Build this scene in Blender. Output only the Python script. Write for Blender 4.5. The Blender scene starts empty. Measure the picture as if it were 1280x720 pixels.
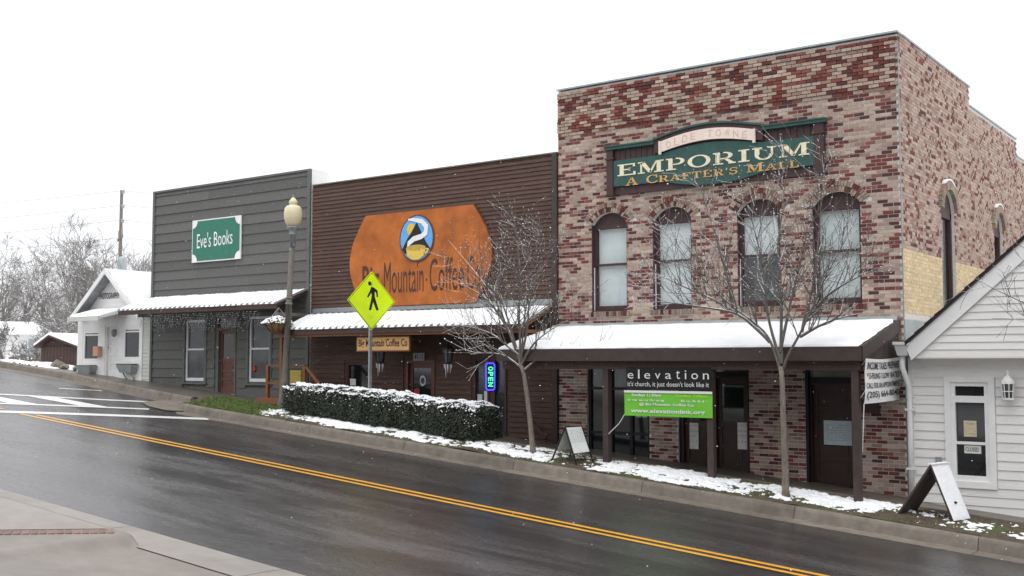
import bpy, math, random
import numpy as np
from mathutils import Vector, noise
R = math.radians
rnd = random.Random(7)
scene = bpy.context.scene
C = scene.collection

# ------------------------------------------------------------------ camera
FPX, YAW, PIT = 1383.0, R(36.3), R(3.85)
cam_d = bpy.data.cameras.new('camera')
cam_d.sensor_width = 36.0
cam_d.lens = FPX / 1280 * 36.0
cam_d.clip_end = 3000
cam_d.clip_start = 0.05
cam = bpy.data.objects.new('camera', cam_d)
cam.rotation_euler = (R(90) + PIT, 0, YAW)
C.objects.link(cam)
scene.camera = cam

# ------------------------------------------------------------------ sky, sun, exposure
SUN_EL, SUN_AZ = R(66), R(160)
world = bpy.data.worlds.new('World')
scene.world = world
world.use_nodes = True
nt = world.node_tree
nt.nodes.clear()
wo = nt.nodes.new('ShaderNodeOutputWorld')
sky = nt.nodes.new('ShaderNodeTexSky')
sky.sky_type = 'NISHITA'
sky.sun_disc = False
sky.sun_elevation = SUN_EL
sky.sun_rotation = SUN_AZ
b1 = nt.nodes.new('ShaderNodeBackground')
b1.inputs['Strength'].default_value = 0.1
b2 = nt.nodes.new('ShaderNodeBackground')           # the closed cloud layer
b2.inputs['Color'].default_value = (0.965, 0.975, 1.0, 1)
wtc = nt.nodes.new('ShaderNodeTexCoord')             # overcast sky: evenly brighter towards the zenith
wsp = nt.nodes.new('ShaderNodeSeparateXYZ')
wmr = nt.nodes.new('ShaderNodeMapRange')
wmr.inputs['To Min'].default_value = 0.92
wmr.inputs['To Max'].default_value = 1.85
nt.links.new(wtc.outputs['Generated'], wsp.inputs[0])
nt.links.new(wsp.outputs['Z'], wmr.inputs['Value'])
nt.links.new(wmr.outputs[0], b2.inputs['Strength'])
mx = nt.nodes.new('ShaderNodeMixShader')
mx.inputs['Fac'].default_value = 0.93
nt.links.new(sky.outputs[0], b1.inputs['Color'])
nt.links.new(b1.outputs[0], mx.inputs[1])
nt.links.new(b2.outputs[0], mx.inputs[2])
nt.links.new(mx.outputs[0], wo.inputs['Surface'])
sd = bpy.data.lights.new('sun', 'SUN')
sd.energy = 0.7
sd.angle = R(40)
sd.color = (1.0, 0.98, 0.95)
sun = bpy.data.objects.new('sun', sd)
dvec = Vector((math.sin(SUN_AZ) * math.cos(SUN_EL), math.cos(SUN_AZ) * math.cos(SUN_EL), math.sin(SUN_EL)))
sun.rotation_euler = dvec.to_track_quat('Z', 'Y').to_euler()
sun.location = dvec * 60
C.objects.link(sun)
scene.view_settings.view_transform = 'Standard'
scene.view_settings.look = 'None'
scene.view_settings.gamma = 1
scene.view_settings.exposure = 0.22
scene.cycles.max_bounces = 6
scene.cycles.transparent_max_bounces = 8

# ------------------------------------------------------------------ pixel -> direction -> plane
_fw = np.array([-math.sin(YAW) * math.cos(PIT), math.cos(YAW) * math.cos(PIT), math.sin(PIT)])
_rt = np.array([math.cos(YAW), math.sin(YAW), 0])
_up = np.cross(_rt, _fw)


def ray(px, py):
    return _fw + _rt * (px - 640) / FPX - _up * (py - 360) / FPX


def P(px, py, Y):
    d = ray(px, py)
    d = d * Y / d[1]
    return (d[0], d[2])


def PX(px, py, X):
    d = ray(px, py)
    d = d * X / d[0]
    return (d[1], d[2])


def P3(px, py, Y):
    a = P(px, py, Y)
    return Vector((a[0], Y, a[1]))


def rect(x0, x1, yt, yb, Y):
    xm, ym = (x0 + x1) / 2, (yt + yb) / 2
    return P(x0, ym, Y)[0], P(x1, ym, Y)[0], P(xm, yb, Y)[1], P(xm, yt, Y)[1]


def zA(X):
    """height of the street grade at X (falls to the right, flat past the crest)"""
    if X < -38:
        return 0.0828 * 38 - 3.1585 + 0.002 * (-38 - X)
    if X > 45:
        X = 45
    return -0.0828 * X - 3.1585


def smooth(a, b, t):
    t = min(1, max(0, (t - a) / (b - a)))
    return t * t * (3 - 2 * t)


# ------------------------------------------------------------------ materials
MATS = {}


def _n(nt, t, **kw):
    n = nt.nodes.new(t)
    for k, v in kw.items():
        if k in n.inputs:
            n.inputs[k].default_value = v
        else:
            setattr(n, k, v)
    return n


def M(name, col, rough=.75, var=.15, scale=6, stretch=(1, 1, 1), bump=.0, bscale=40, bdist=.01, spec=.35, metal=0,
      orand=.0, col2=None, attr=False, snow=None, c2lo=.45, c2hi=.6, c2scale=3, emit=0, rvar=.0, coat=0, trans=0):
    m = bpy.data.materials.new(name)
    m.use_nodes = True
    t = m.node_tree
    L = t.links.new
    b = t.nodes['Principled BSDF']
    tc = _n(t, 'ShaderNodeTexCoord')
    mp = _n(t, 'ShaderNodeMapping')
    mp.inputs['Scale'].default_value = stretch
    L(tc.outputs['Object'], mp.inputs['Vector'])
    nz = _n(t, 'ShaderNodeTexNoise', Scale=scale, Detail=5.0, Roughness=.62)
    L(mp.outputs[0], nz.inputs['Vector'])
    mr = _n(t, 'ShaderNodeMapRange')
    mr.inputs['From Min'].default_value = .3
    mr.inputs['From Max'].default_value = .7
    mr.inputs['To Min'].default_value = 1 - var
    mr.inputs['To Max'].default_value = 1 + var
    L(nz.outputs['Fac'], mr.inputs['Value'])
    fac = mr.outputs[0]
    if orand:
        oi = _n(t, 'ShaderNodeObjectInfo')
        m2 = _n(t, 'ShaderNodeMapRange')
        m2.inputs['To Min'].default_value = 1 - orand
        m2.inputs['To Max'].default_value = 1 + orand
        L(oi.outputs['Random'], m2.inputs['Value'])
        mm = _n(t, 'ShaderNodeMath', operation='MULTIPLY')
        L(fac, mm.inputs[0])
        L(m2.outputs[0], mm.inputs[1])
        fac = mm.outputs[0]
    if attr:
        at = _n(t, 'ShaderNodeAttribute', attribute_name='Col')
        base = at.outputs['Color']
    else:
        rg = _n(t, 'ShaderNodeRGB')
        rg.outputs[0].default_value = (*col, 1)
        base = rg.outputs[0]
    if col2:
        n2 = _n(t, 'ShaderNodeTexNoise', Scale=c2scale, Detail=6.0, Roughness=.65)
        L(mp.outputs[0], n2.inputs['Vector'])
        r2 = _n(t, 'ShaderNodeMapRange')
        r2.inputs['From Min'].default_value = c2lo
        r2.inputs['From Max'].default_value = c2hi
        L(n2.outputs['Fac'], r2.inputs['Value'])
        mc = _n(t, 'ShaderNodeMix', data_type='RGBA')
        L(r2.outputs[0], mc.inputs['Factor'])
        L(base, mc.inputs[6])
        mc.inputs[7].default_value = (*col2, 1)
        base = mc.outputs[2]
    vm = _n(t, 'ShaderNodeVectorMath', operation='SCALE')
    L(base, vm.inputs[0])
    L(fac, vm.inputs['Scale'])
    out = vm.outputs[0]
    if snow is not None:                     # snow lying on upward faces
        ge = _n(t, 'ShaderNodeNewGeometry')
        sp = _n(t, 'ShaderNodeSeparateXYZ')
        L(ge.outputs['Normal'], sp.inputs[0])
        n3 = _n(t, 'ShaderNodeTexNoise', Scale=snow[1], Detail=3.0)
        L(tc.outputs['Object'], n3.inputs['Vector'])
        ad = _n(t, 'ShaderNodeMath', operation='MULTIPLY_ADD')
        L(n3.outputs['Fac'], ad.inputs[0])
        ad.inputs[1].default_value = snow[2]
        L(sp.outputs['Z'], ad.inputs[2])
        r3 = _n(t, 'ShaderNodeMapRange')
        r3.inputs['From Min'].default_value = snow[0]
        r3.inputs['From Max'].default_value = snow[0] + .15
        L(ad.outputs[0], r3.inputs['Value'])
        mc = _n(t, 'ShaderNodeMix', data_type='RGBA')
        L(r3.outputs[0], mc.inputs['Factor'])
        L(out, mc.inputs[6])
        mc.inputs[7].default_value = (.84, .85, .87, 1)
        out = mc.outputs[2]
    L(out, b.inputs['Base Color'])
    b.inputs['Roughness'].default_value = rough
    if rvar:
        rr = _n(t, 'ShaderNodeMapRange')
        rr.inputs['From Min'].default_value = .3
        rr.inputs['From Max'].default_value = .7
        rr.inputs['To Min'].default_value = max(.02, rough - rvar)
        rr.inputs['To Max'].default_value = rough + rvar
        L(nz.outputs['Fac'], rr.inputs['Value'])
        L(rr.outputs[0], b.inputs['Roughness'])
    b.inputs['Specular IOR Level'].default_value = spec
    b.inputs['Metallic'].default_value = metal
    b.inputs['Coat Weight'].default_value = coat
    if emit:
        b.inputs['Emission Color'].default_value = (*col, 1)
        b.inputs['Emission Strength'].default_value = emit
    if bump:
        nb = _n(t, 'ShaderNodeTexNoise', Scale=bscale, Detail=4.0, Roughness=.6)
        L(mp.outputs[0], nb.inputs['Vector'])
        bp = _n(t, 'ShaderNodeBump', Strength=bump, Distance=bdist)
        L(nb.outputs['Fac'], bp.inputs['Height'])
        L(bp.outputs[0], b.inputs['Normal'])
    MATS[name] = m
    return m


GRAIN = (1.2, 1, 14)
M('snow', (.86, .87, .89), rough=.7, var=.03, scale=3, bump=.35, bscale=14, bdist=.02, spec=.2)
M('snow_thin', (.84, .85, .87), rough=.75, var=.06, scale=9, bump=.6, bscale=30, bdist=.02, spec=.2)
M('mortar', (.63, .6, .57), rough=.95, var=.15, scale=30, bump=.4, bscale=120, spec=.1)
M('brick', (1, 1, 1), rough=.85, var=.22, scale=18, bump=.5, bscale=90, bdist=.004, spec=.2, attr=True,
  col2=(.10, .08, .07), c2lo=.66, c2hi=.95, c2scale=1.3)
M('gray_siding', (.118, .118, .112), rough=.75, var=.22, scale=5, stretch=GRAIN, bump=.5, bscale=12, bdist=.006, orand=.13, spec=.25)
M('gray_trim', (.115, .125, .115), rough=.7, var=.15, scale=7, bump=.2)
M('white_paint', (.8, .8, .79), rough=.6, var=.05, scale=4, bump=.1, bscale=30, spec=.3)
M('white_siding', (.77, .76, .74), rough=.55, var=.05, scale=3, stretch=GRAIN, bump=.12, bscale=10, orand=.035, spec=.3, col2=(.52, .51, .48), c2lo=.6, c2hi=.85, c2scale=1.1)
M('beige_siding', (.58, .6, .55), rough=.65, var=.06, scale=5, stretch=GRAIN, orand=.05)
M('brown_siding', (.1, .06, .047), rough=.72, var=.3, scale=6, stretch=GRAIN, bump=.6, bscale=14, bdist=.006, orand=.1, spec=.25, col2=(.055, .03, .026), c2lo=.5, c2hi=.75, c2scale=1.2)
M('dark_wood', (.075, .045, .038), rough=.65, var=.25, scale=6, stretch=(6, 6, 1), bump=.3, bscale=20, spec=.3)
M('brown_paint', (.062, .045, .042), rough=.6, var=.15, scale=5, bump=.15, spec=.3, orand=.05)
M('maroon', (.062, .034, .035), rough=.6, var=.18, scale=8, bump=.2)
M('door_wood', (.12, .042, .03), rough=.45, var=.3, scale=7, stretch=(8, 8, 1.2), bump=.3, bscale=14, spec=.4)
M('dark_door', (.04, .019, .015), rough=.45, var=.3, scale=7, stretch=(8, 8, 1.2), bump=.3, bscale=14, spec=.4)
M('cedar', (.2, .085, .04), rough=.6, var=.25, scale=6, stretch=(5, 5, 1.2), bump=.3, bscale=18)
M('sign_wood', (.62, .36, .14), rough=.55, var=.2, scale=5, stretch=(1, 1, 10), bump=.2, bscale=10)
M('rust', (.43, .125, .024), rough=.62, var=.28, scale=2.2, bump=.15, bscale=40, col2=(.33, .085, .02), c2lo=.5, c2hi=.72, c2scale=1.6, spec=.3)
M('rust_dark', (.12, .045, .025), rough=.6, var=.2, scale=6)
M('letter_dark', (.07, .026, .018), rough=.5, var=.2, scale=8)
M('black', (.012, .012, .013), rough=.5, var=.1, spec=.3)
M('black_iron', (.02, .02, .022), rough=.45, var=.2, scale=20, spec=.4)
M('sign_green', (.018, .16, .105), rough=.45, var=.12, scale=6, spec=.4)
M('emporium_green', (.028, .085, .075), rough=.5, var=.2, scale=6, spec=.35)
M('cream', (.78, .7, .5), rough=.55, var=.08, scale=12)
M('scroll_cream', (.78, .66, .58), rough=.6, var=.08, scale=10)
M('scroll_letter', (.66, .42, .36), rough=.6, var=.2, scale=20)
M('gold', (.62, .36, .12), rough=.5, var=.15, scale=14)
M('blue', (.12, .38, .74), rough=.4, var=.08)
M('yellow_gold', (.72, .5, .08), rough=.4, var=.15, scale=14)
M('dull_gold', (.5, .33, .05), rough=.4, var=.15, scale=14)
M('banner_green', (.17, .55, .045), rough=.45, var=.04, scale=3)
M('lime', (.42, .78, .06), rough=.45, var=.04)
M('banner_white', (.8, .8, .79), rough=.5, var=.05, scale=4)
M('ink', (.05, .05, .055), rough=.6, var=.1)
M('ink_grey', (.3, .31, .33), rough=.6, var=.15)
M('fluoro', (.72, .98, .012), rough=.38, var=.04, scale=4)
M('galv', (.32, .33, .34), rough=.45, var=.2, scale=15, metal=.6)
M('lead_flashing', (.36, .4, .41), rough=.45, var=.15, scale=5, metal=.4)
M('galv_roof', (.28, .29, .3), rough=.5, var=.2, scale=6, metal=.3)
M('dark_roof', (.055, .045, .045), rough=.85, var=.3, scale=20, bump=.5, bscale=60)
M('glass_dark', (.014, .016, .018), rough=.06, var=.3, scale=1.5, spec=.6)
M('glass_dim', (.05, .055, .06), rough=.1, var=.5, scale=2.5, spec=.5)
M('glass_sky_grey', (.17, .175, .17), rough=.12, var=.3, scale=2.5, spec=.5)  # grey base colour stands in for sky reflected in the transoms
M('blind', (.84, .87, .87), rough=.6, var=.07, scale=1.6, stretch=(1, 1, 2.5))
M('paper', (.7, .71, .68), rough=.7, var=.06, scale=9)
M('paper_blue', (.5, .6, .64), rough=.6, var=.08, scale=9)
M('paper_yellow', (.72, .52, .1), rough=.6, var=.1, scale=9)
M('paper_tan', (.6, .52, .34), rough=.7, var=.1, scale=9)
M('sandwich_white', (.8, .84, .82), rough=.45, var=.06, scale=4)
M('red', (.42, .03, .03), rough=.5)
M('orange', (.8, .3, .02), rough=.5)
M('pink_tan', (.62, .36, .26), rough=.6)
M('lamp_globe', (.62, .55, .36), rough=.35, var=.08, scale=4, spec=.5)
M('lamp_metal', (.23, .245, .26), rough=.5, var=.15, scale=12, metal=.3)
M('lamp_post', (.13, .122, .102), rough=.7, var=.35, scale=9, stretch=(4, 4, .6), bump=.3, bscale=20)
M('bark', (.15, .135, .12), rough=.9, var=.3, scale=12, stretch=(3, 3, .8), bump=.6, bscale=30, snow=(.82, 9, .6))
M('bark_trunk', (.2, .17, .14), rough=.9, var=.35, scale=12, stretch=(3, 3, .8), bump=.7, bscale=25, bdist=.015)
M('bark_far', (.2, .185, .175), rough=.9, var=.25, scale=6, snow=(.95, 3, .6))
M('hedge_leaf', (.036, .046, .03), rough=.55, var=.45, scale=14, spec=.4)
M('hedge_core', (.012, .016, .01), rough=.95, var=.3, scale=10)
M('basket_coir', (.26, .15, .06), rough=.9, var=.4, scale=20, bump=.6, bscale=50)
M('grass', (.12, .18, .045), rough=.8, var=.45, scale=5, spec=.2)
M('soil', (.085, .062, .045), rough=.95, var=.4, scale=9, bump=.8, bscale=30, bdist=.02, col2=(.075, .095, .03), c2lo=.5, c2hi=.68, c2scale=1.4)
M('snow_field', (.8, .81, .83), rough=.8, var=.06, scale=.8, bump=.4, bscale=5, bdist=.05, col2=(.13, .12, .07), c2lo=.6, c2hi=.8, c2scale=.5)
M('curb', (.17, .145, .118), rough=.62, var=.25, scale=5, bump=.4, bscale=70, bdist=.006, orand=.1, col2=(.1, .085, .07), c2lo=.5, c2hi=.75, c2scale=.9, spec=.4)
M('concrete', (.215, .184, .158), rough=.5, var=.13, scale=3, bump=.35, bscale=110, bdist=.004, col2=(.165, .148, .128), c2lo=.45, c2hi=.7, c2scale=.6, spec=.45)
M('concrete_light', (.26, .235, .208), rough=.5, var=.1, scale=3, bump=.35, bscale=110, bdist=.004, col2=(.2, .182, .162), c2lo=.45, c2hi=.7, c2scale=.5, spec=.45)
M('pavement_wet_shade', (.13, .112, .095), rough=.4, var=.2, scale=3, bump=.3, bscale=80, bdist=.004, spec=.45)  # wet concrete, colour darkened further to deepen the shade under the canopy
M('paver', (.21, .115, .095), rough=.6, var=.2, scale=9, bump=.4, bscale=60, orand=.2)
M('road_white', (.68, .68, .66), rough=.35, var=.12, scale=7, col2=(.2, .2, .2), c2lo=.6, c2hi=.78, c2scale=3.5, spec=.5)
M('road_yellow', (.68, .33, .03), rough=.35, var=.12, scale=7, col2=(.2, .12, .05), c2lo=.63, c2hi=.8, c2scale=4, spec=.5)
M('pole_wood', (.2, .175, .15), rough=.9, var=.3, scale=8, stretch=(5, 5, .6))
M('wire', (.3, .3, .32), rough=.6)
M('cream_paint_brick', (.66, .5, .27), rough=.75, var=.1, scale=5, bump=.3, bscale=40)
M('neon_blue', (.06, .05, 1.0), emit=2.4)
M('neon_green', (.05, .95, .25), emit=2.0)
M('bulb', (.5, .5, .52), rough=.3, spec=.6)
M('white_trim_cool', (.7, .71, .71), rough=.5, var=.04)
M('ice', (.85, .87, .9), rough=.25, var=.03, spec=.5)


def asphalt():
    m = bpy.data.materials.new('wet_asphalt')
    m.use_nodes = True
    t = m.node_tree
    L = t.links.new
    b = t.nodes['Principled BSDF']
    tc = _n(t, 'ShaderNodeTexCoord')
    mp = _n(t, 'ShaderNodeMapping')
    mp.inputs['Scale'].default_value = (.22, 1.0, 1)
    L(tc.outputs['Object'], mp.inputs['Vector'])
    big = _n(t, 'ShaderNodeTexNoise', Scale=1.1, Detail=7.0, Roughness=.66, Distortion=.4)
    L(mp.outputs[0], big.inputs['Vector'])
    fine = _n(t, 'ShaderNodeTexNoise', Scale=70.0, Detail=3.0, Roughness=.7)
    L(tc.outputs['Object'], fine.inputs['Vector'])
    cr = _n(t, 'ShaderNodeValToRGB')
    cr.color_ramp.elements[0].position = .35
    cr.color_ramp.elements[0].color = (.022, .02, .02, 1)
    cr.color_ramp.elements[1].position = .68
    cr.color_ramp.elements[1].color = (.055, .05, .05, 1)
    L(big.outputs['Fac'], cr.inputs[0])
    mf = _n(t, 'ShaderNodeMapRange')
    mf.inputs['From Min'].default_value = .3
    mf.inputs['From Max'].default_value = .7
    mf.inputs['To Min'].default_value = .55
    mf.inputs['To Max'].default_value = 1.5
    L(fine.outputs['Fac'], mf.inputs['Value'])
    vm = _n(t, 'ShaderNodeVectorMath', operation='SCALE')
    L(cr.outputs[0], vm.inputs[0])
    L(mf.outputs[0], vm.inputs['Scale'])
    mp3 = _n(t, 'ShaderNodeMapping')
    mp3.inputs['Scale'].default_value = (.03, 1.0, 1)
    L(tc.outputs['Object'], mp3.inputs['Vector'])
    lane = _n(t, 'ShaderNodeTexNoise', Scale=1.5, Detail=5.0, Roughness=.6)
    L(mp3.outputs[0], lane.inputs['Vector'])
    ml = _n(t, 'ShaderNodeMapRange')
    ml.inputs['From Min'].default_value = .35
    ml.inputs['From Max'].default_value = .65
    ml.inputs['To Min'].default_value = .7
    ml.inputs['To Max'].default_value = 1.45
    L(lane.outputs['Fac'], ml.inputs['Value'])
    vl = _n(t, 'ShaderNodeVectorMath', operation='SCALE')
    L(vm.outputs[0], vl.inputs[0])
    L(ml.outputs[0], vl.inputs['Scale'])
    L(vl.outputs[0], b.inputs['Base Color'])
    rr = _n(t, 'ShaderNodeMapRange')
    rr.inputs['From Min'].default_value = .36
    rr.inputs['From Max'].default_value = .64
    rr.inputs['To Min'].default_value = .07
    rr.inputs['To Max'].default_value = .34
    L(big.outputs['Fac'], rr.inputs['Value'])
    b.inputs['Specular IOR Level'].default_value = .62
    mid = _n(t, 'ShaderNodeTexNoise', Scale=17.0, Detail=7.0, Roughness=.75)
    mp2 = _n(t, 'ShaderNodeMapping')
    mp2.inputs['Scale'].default_value = (.32, 1.0, 1)
    L(tc.outputs['Object'], mp2.inputs['Vector'])
    L(mp2.outputs[0], mid.inputs['Vector'])
    rm = _n(t, 'ShaderNodeMapRange')
    rm.inputs['From Min'].default_value = .3
    rm.inputs['From Max'].default_value = .7
    rm.inputs['To Min'].default_value = -.09
    rm.inputs['To Max'].default_value = .1
    L(mid.outputs['Fac'], rm.inputs['Value'])
    ra = _n(t, 'ShaderNodeMath', operation='ADD', use_clamp=True)
    L(rr.outputs[0], ra.inputs[0])
    L(rm.outputs[0], ra.inputs[1])
    L(ra.outputs[0], b.inputs['Roughness'])
    bp = _n(t, 'ShaderNodeBump', Strength=.4, Distance=.012)
    L(mid.outputs['Fac'], bp.inputs['Height'])
    bp2 = _n(t, 'ShaderNodeBump', Strength=.35, Distance=.004)
    L(fine.outputs['Fac'], bp2.inputs['Height'])
    L(bp.outputs[0], bp2.inputs['Normal'])
    L(bp2.outputs[0], b.inputs['Normal'])
    MATS['asphalt'] = m


asphalt()


def glass_clear():
    m = bpy.data.materials.new('window_glass')
    m.use_nodes = True
    t = m.node_tree
    L = t.links.new
    t.nodes.remove(t.nodes['Principled BSDF'])
    o = t.nodes['Material Output']
    g = _n(t, 'ShaderNodeBsdfGlossy', Roughness=.03)
    tr = _n(t, 'ShaderNodeBsdfTransparent')
    tr.inputs[0].default_value = (.93, .95, .95, 1)
    lw = _n(t, 'ShaderNodeLayerWeight')
    pw_ = _n(t, 'ShaderNodeMath', operation='POWER')
    L(lw.outputs['Facing'], pw_.inputs[0])
    pw_.inputs[1].default_value = 3.0
    ma = _n(t, 'ShaderNodeMath', operation='MULTIPLY_ADD')
    L(pw_.outputs[0], ma.inputs[0])
    ma.inputs[1].default_value = .8
    ma.inputs[2].default_value = .05
    mxs = _n(t, 'ShaderNodeMixShader')
    L(ma.outputs[0], mxs.inputs[0])
    L(tr.outputs[0], mxs.inputs[1])
    L(g.outputs[0], mxs.inputs[2])
    L(mxs.outputs[0], o.inputs['Surface'])
    MATS['glass'] = m


glass_clear()

# ------------------------------------------------------------------ object helpers
WL = {}


def link(o, parent, loc=(0, 0, 0)):
    """o stands at world location loc; parents here never rotate"""
    C.objects.link(o)
    loc = Vector(loc)
    WL[o.name] = loc
    if parent is not None:
        o.parent = parent
        o.location = loc - WL[parent.name]
    else:
        o.location = loc
    return o


def thing(name, label, cat, loc=(0, 0, 0), group=None):
    o = bpy.data.objects.new(name, None)
    o.empty_display_size = .2
    link(o, None, loc)
    return tag(o, label, cat, group)


def tag(o, label, cat, group=None):
    o['label'] = label
    o['category'] = cat
    if group:
        o['group'] = group
    return o


class MB:
    def __init__(s):
        s.v, s.f, s.c = [], [], []

    def add(s, vs, fs, col=None):
        n = len(s.v)
        s.v += [tuple(v) for v in vs]
        for f in fs:
            s.f.append([i + n for i in f])
            s.c.append(col)
        return s

    def box(s, x0, x1, y0, y1, z0, z1, col=None):
        vs = [(x, y, z) for x in (x0, x1) for y in (y0, y1) for z in (z0, z1)]
        return s.add(vs, [(0, 1, 3, 2), (4, 6, 7, 5), (0, 4, 5, 1), (2, 3, 7, 6), (0, 2, 6, 4), (1, 5, 7, 3)], col)

    def hexa(s, b, t, col=None):
        """b, t: four corners each, both counter-clockwise"""
        return s.add(list(b) + list(t), [(3, 2, 1, 0), (4, 5, 6, 7), (0, 1, 5, 4), (1, 2, 6, 5), (2, 3, 7, 6), (3, 0, 4, 7)], col)

    def xz(s, poly, y0, y1, col=None):
        """polygon of (X,Z) extruded in Y from front y0 to back y1"""
        n = len(poly)
        vs = [(p[0], y0, p[1]) for p in poly] + [(p[0], y1, p[1]) for p in poly]
        fs = [list(range(n)), list(range(2 * n - 1, n - 1, -1))]
        fs += [(i, n + i, n + (i + 1) % n, (i + 1) % n) for i in range(n)]
        return s.add(vs, fs, col)

    def ext(s, poly, o, u, w, d, col=None):
        """polygon of (u,w) in the plane o,u,w extruded along d"""
        o, u, w, d = Vector(o), Vector(u), Vector(w), Vector(d)
        n = len(poly)
        a = [o + u * p[0] + w * p[1] for p in poly]
        vs = a + [p + d for p in a]
        fs = [list(range(n)), list(range(2 * n - 1, n - 1, -1))]
        fs += [(i, n + i, n + (i + 1) % n, (i + 1) % n) for i in range(n)]
        return s.add(vs, fs, col)

    def bar(s, a, b, w, h, col=None):
        """beam of section w (sideways) x h (up) from a to b"""
        a, b = Vector(a), Vector(b)
        d = (b - a).normalized()
        up = Vector((0, 0, 1)) if abs(d.z) < .95 else Vector((0, 1, 0))
        sd_ = d.cross(up).normalized()
        up = sd_.cross(d).normalized()
        q = [(-w / 2, -h / 2), (w / 2, -h / 2), (w / 2, h / 2), (-w / 2, h / 2)]
        return s.hexa([a + sd_ * i + up * j for i, j in q], [b + sd_ * i + up * j for i, j in q], col)

    def tube(s, pts, rs, n=6, cap=True):
        pts = [Vector(p) for p in pts]
        if not isinstance(rs, (list, tuple)):
            rs = [rs] * len(pts)
        k0 = len(s.v)
        prev = None
        for i, p in enumerate(pts):
            d = (pts[min(i + 1, len(pts) - 1)] - pts[max(i - 1, 0)])
            if d.length < 1e-9:
                d = Vector((0, 0, 1))
            d.normalize()
            if prev is None:
                a = d.orthogonal().normalized()
            else:
                a = (prev - d * prev.dot(d))
                a = a.normalized() if a.length > 1e-6 else d.orthogonal().normalized()
            prev = a
            b = d.cross(a)
            for k in range(n):
                t = 2 * math.pi * k / n
                s.v.append(tuple(p + (a * math.cos(t) + b * math.sin(t)) * rs[i]))
        for i in range(len(pts) - 1):
            for k in range(n):
                k2 = (k + 1) % n
                s.f.append([k0 + i * n + k, k0 + i * n + k2, k0 + (i + 1) * n + k2, k0 + (i + 1) * n + k])
                s.c.append(None)
        if cap:
            s.f.append([k0 + k for k in range(n)][::-1])
            s.c.append(None)
            s.f.append([k0 + (len(pts) - 1) * n + k for k in range(n)])
            s.c.append(None)
        return s

    def lathe(s, prof, c=(0, 0, 0), n=16, sx=1, sy=1):
        k0 = len(s.v)
        for r, z in prof:
            for k in range(n):
                t = 2 * math.pi * k / n
                s.v.append((c[0] + r * sx * math.cos(t), c[1] + r * sy * math.sin(t), c[2] + z))
        for i in range(len(prof) - 1):
            for k in range(n):
                k2 = (k + 1) % n
                s.f.append([k0 + i * n + k, k0 + i * n + k2, k0 + (i + 1) * n + k2, k0 + (i + 1) * n + k])
                s.c.append(None)
        s.f.append([k0 + k for k in range(n)][::-1])
        s.c.append(None)
        s.f.append([k0 + (len(prof) - 1) * n + k for k in range(n)])
        s.c.append(None)
        return s

    def mesh(s, name, mat, smooth=False):
        me = bpy.data.meshes.new(name)
        me.from_pydata(s.v, [], s.f)
        if any(c is not None for c in s.c):
            at = me.color_attributes.new('Col', 'FLOAT_COLOR', 'CORNER')
            arr = []
            for f, c in zip(s.f, s.c):
                arr += list((*(c or (.5, .5, .5)), 1.0)) * len(f)
            at.data.foreach_set('color', arr)
        if smooth:
            me.polygons.foreach_set('use_smooth', [True] * len(me.polygons))
        me.materials.append(MATS[mat])
        return me

    def build(s, name, mat, parent=None, smooth=False, kind=None):
        o = bpy.data.objects.new(name, s.mesh(name, mat, smooth))
        link(o, parent)
        if kind:
            o['kind'] = kind
        return o


def bevel(o, w=.008, seg=2):
    m = o.modifiers.new('bevel', 'BEVEL')
    m.width = w
    m.segments = seg
    m.limit_method = 'ANGLE'
    return o


_txt = {}


def text_pts(body, bold=False):
    """flat mesh of a line of text, as (verts, faces) normalised to the unit box"""
    key = (body, bold)
    if key not in _txt:
        cu = bpy.data.curves.new('t', 'FONT')
        cu.body = body
        cu.resolution_u = 3
        if bold:
            cu.offset = .018
        ob = bpy.data.objects.new('t', cu)
        C.objects.link(ob)
        me = ob.to_mesh()
        v = [(p.co.x, p.co.y) for p in me.vertices]
        f = [list(p.vertices) for p in me.polygons]
        ob.to_mesh_clear()
        bpy.data.objects.remove(ob)
        bpy.data.curves.remove(cu)
        xs, ys = [p[0] for p in v], [p[1] for p in v]
        x0, y0, w, h = min(xs), min(ys), max(xs) - min(xs), max(ys) - min(ys)
        _txt[key] = ([((p[0] - x0) / w, (p[1] - y0) / h) for p in v], f)
    return _txt[key]


def flat_text(mb, body, o, u, w, bold=False, bend=None):
    """o: lower left corner; u, w: vectors spanning the text box"""
    o, u, w = Vector(o), Vector(u), Vector(w)
    v, f = text_pts(body, bold)
    pts = []
    for a, b in v:
        p = o + u * a + w * b
        if bend:
            p = p + w.normalized() * bend(a)
        pts.append(p)
    mb.add(pts, f)
    return mb


def letters(parent, mat, body, o, u, w, bold=False, name='letter', warp=None):
    """a line of text, every letter a part of its own"""
    o, u, w = Vector(o), Vector(u), Vector(w)
    v, f = text_pts(body, bold)
    par_ = list(range(len(v)))

    def find(i):
        while par_[i] != i:
            par_[i] = par_[par_[i]]
            i = par_[i]
        return i
    for q in f:
        for i in q[1:]:
            par_[find(i)] = find(q[0])
    isl = {}
    for q in f:
        isl.setdefault(find(q[0]), []).append(q)
    spans = []
    for fs in isl.values():
        xs_ = [v[i][0] for q in fs for i in q]
        spans.append([min(xs_), max(xs_), fs])
    spans.sort(key=lambda t: t[0])
    out = []
    for a, b, fs in spans:
        if out and a < out[-1][1] - .3 * min(b - a, out[-1][1] - out[-1][0]):
            out[-1][1] = max(b, out[-1][1])
            out[-1][2] = out[-1][2] + fs
        else:
            out.append([a, b, fs])
    for a, b, fs in out:
        m = MB()
        ids = sorted(set(i for q in fs for i in q))
        mp = {i: k for k, i in enumerate(ids)}
        m.add([warp(*v[i]) if warp else o + u * v[i][0] + w * v[i][1] for i in ids], [[mp[i] for i in q] for q in fs])
        m.build(name, mat, parent)


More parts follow.
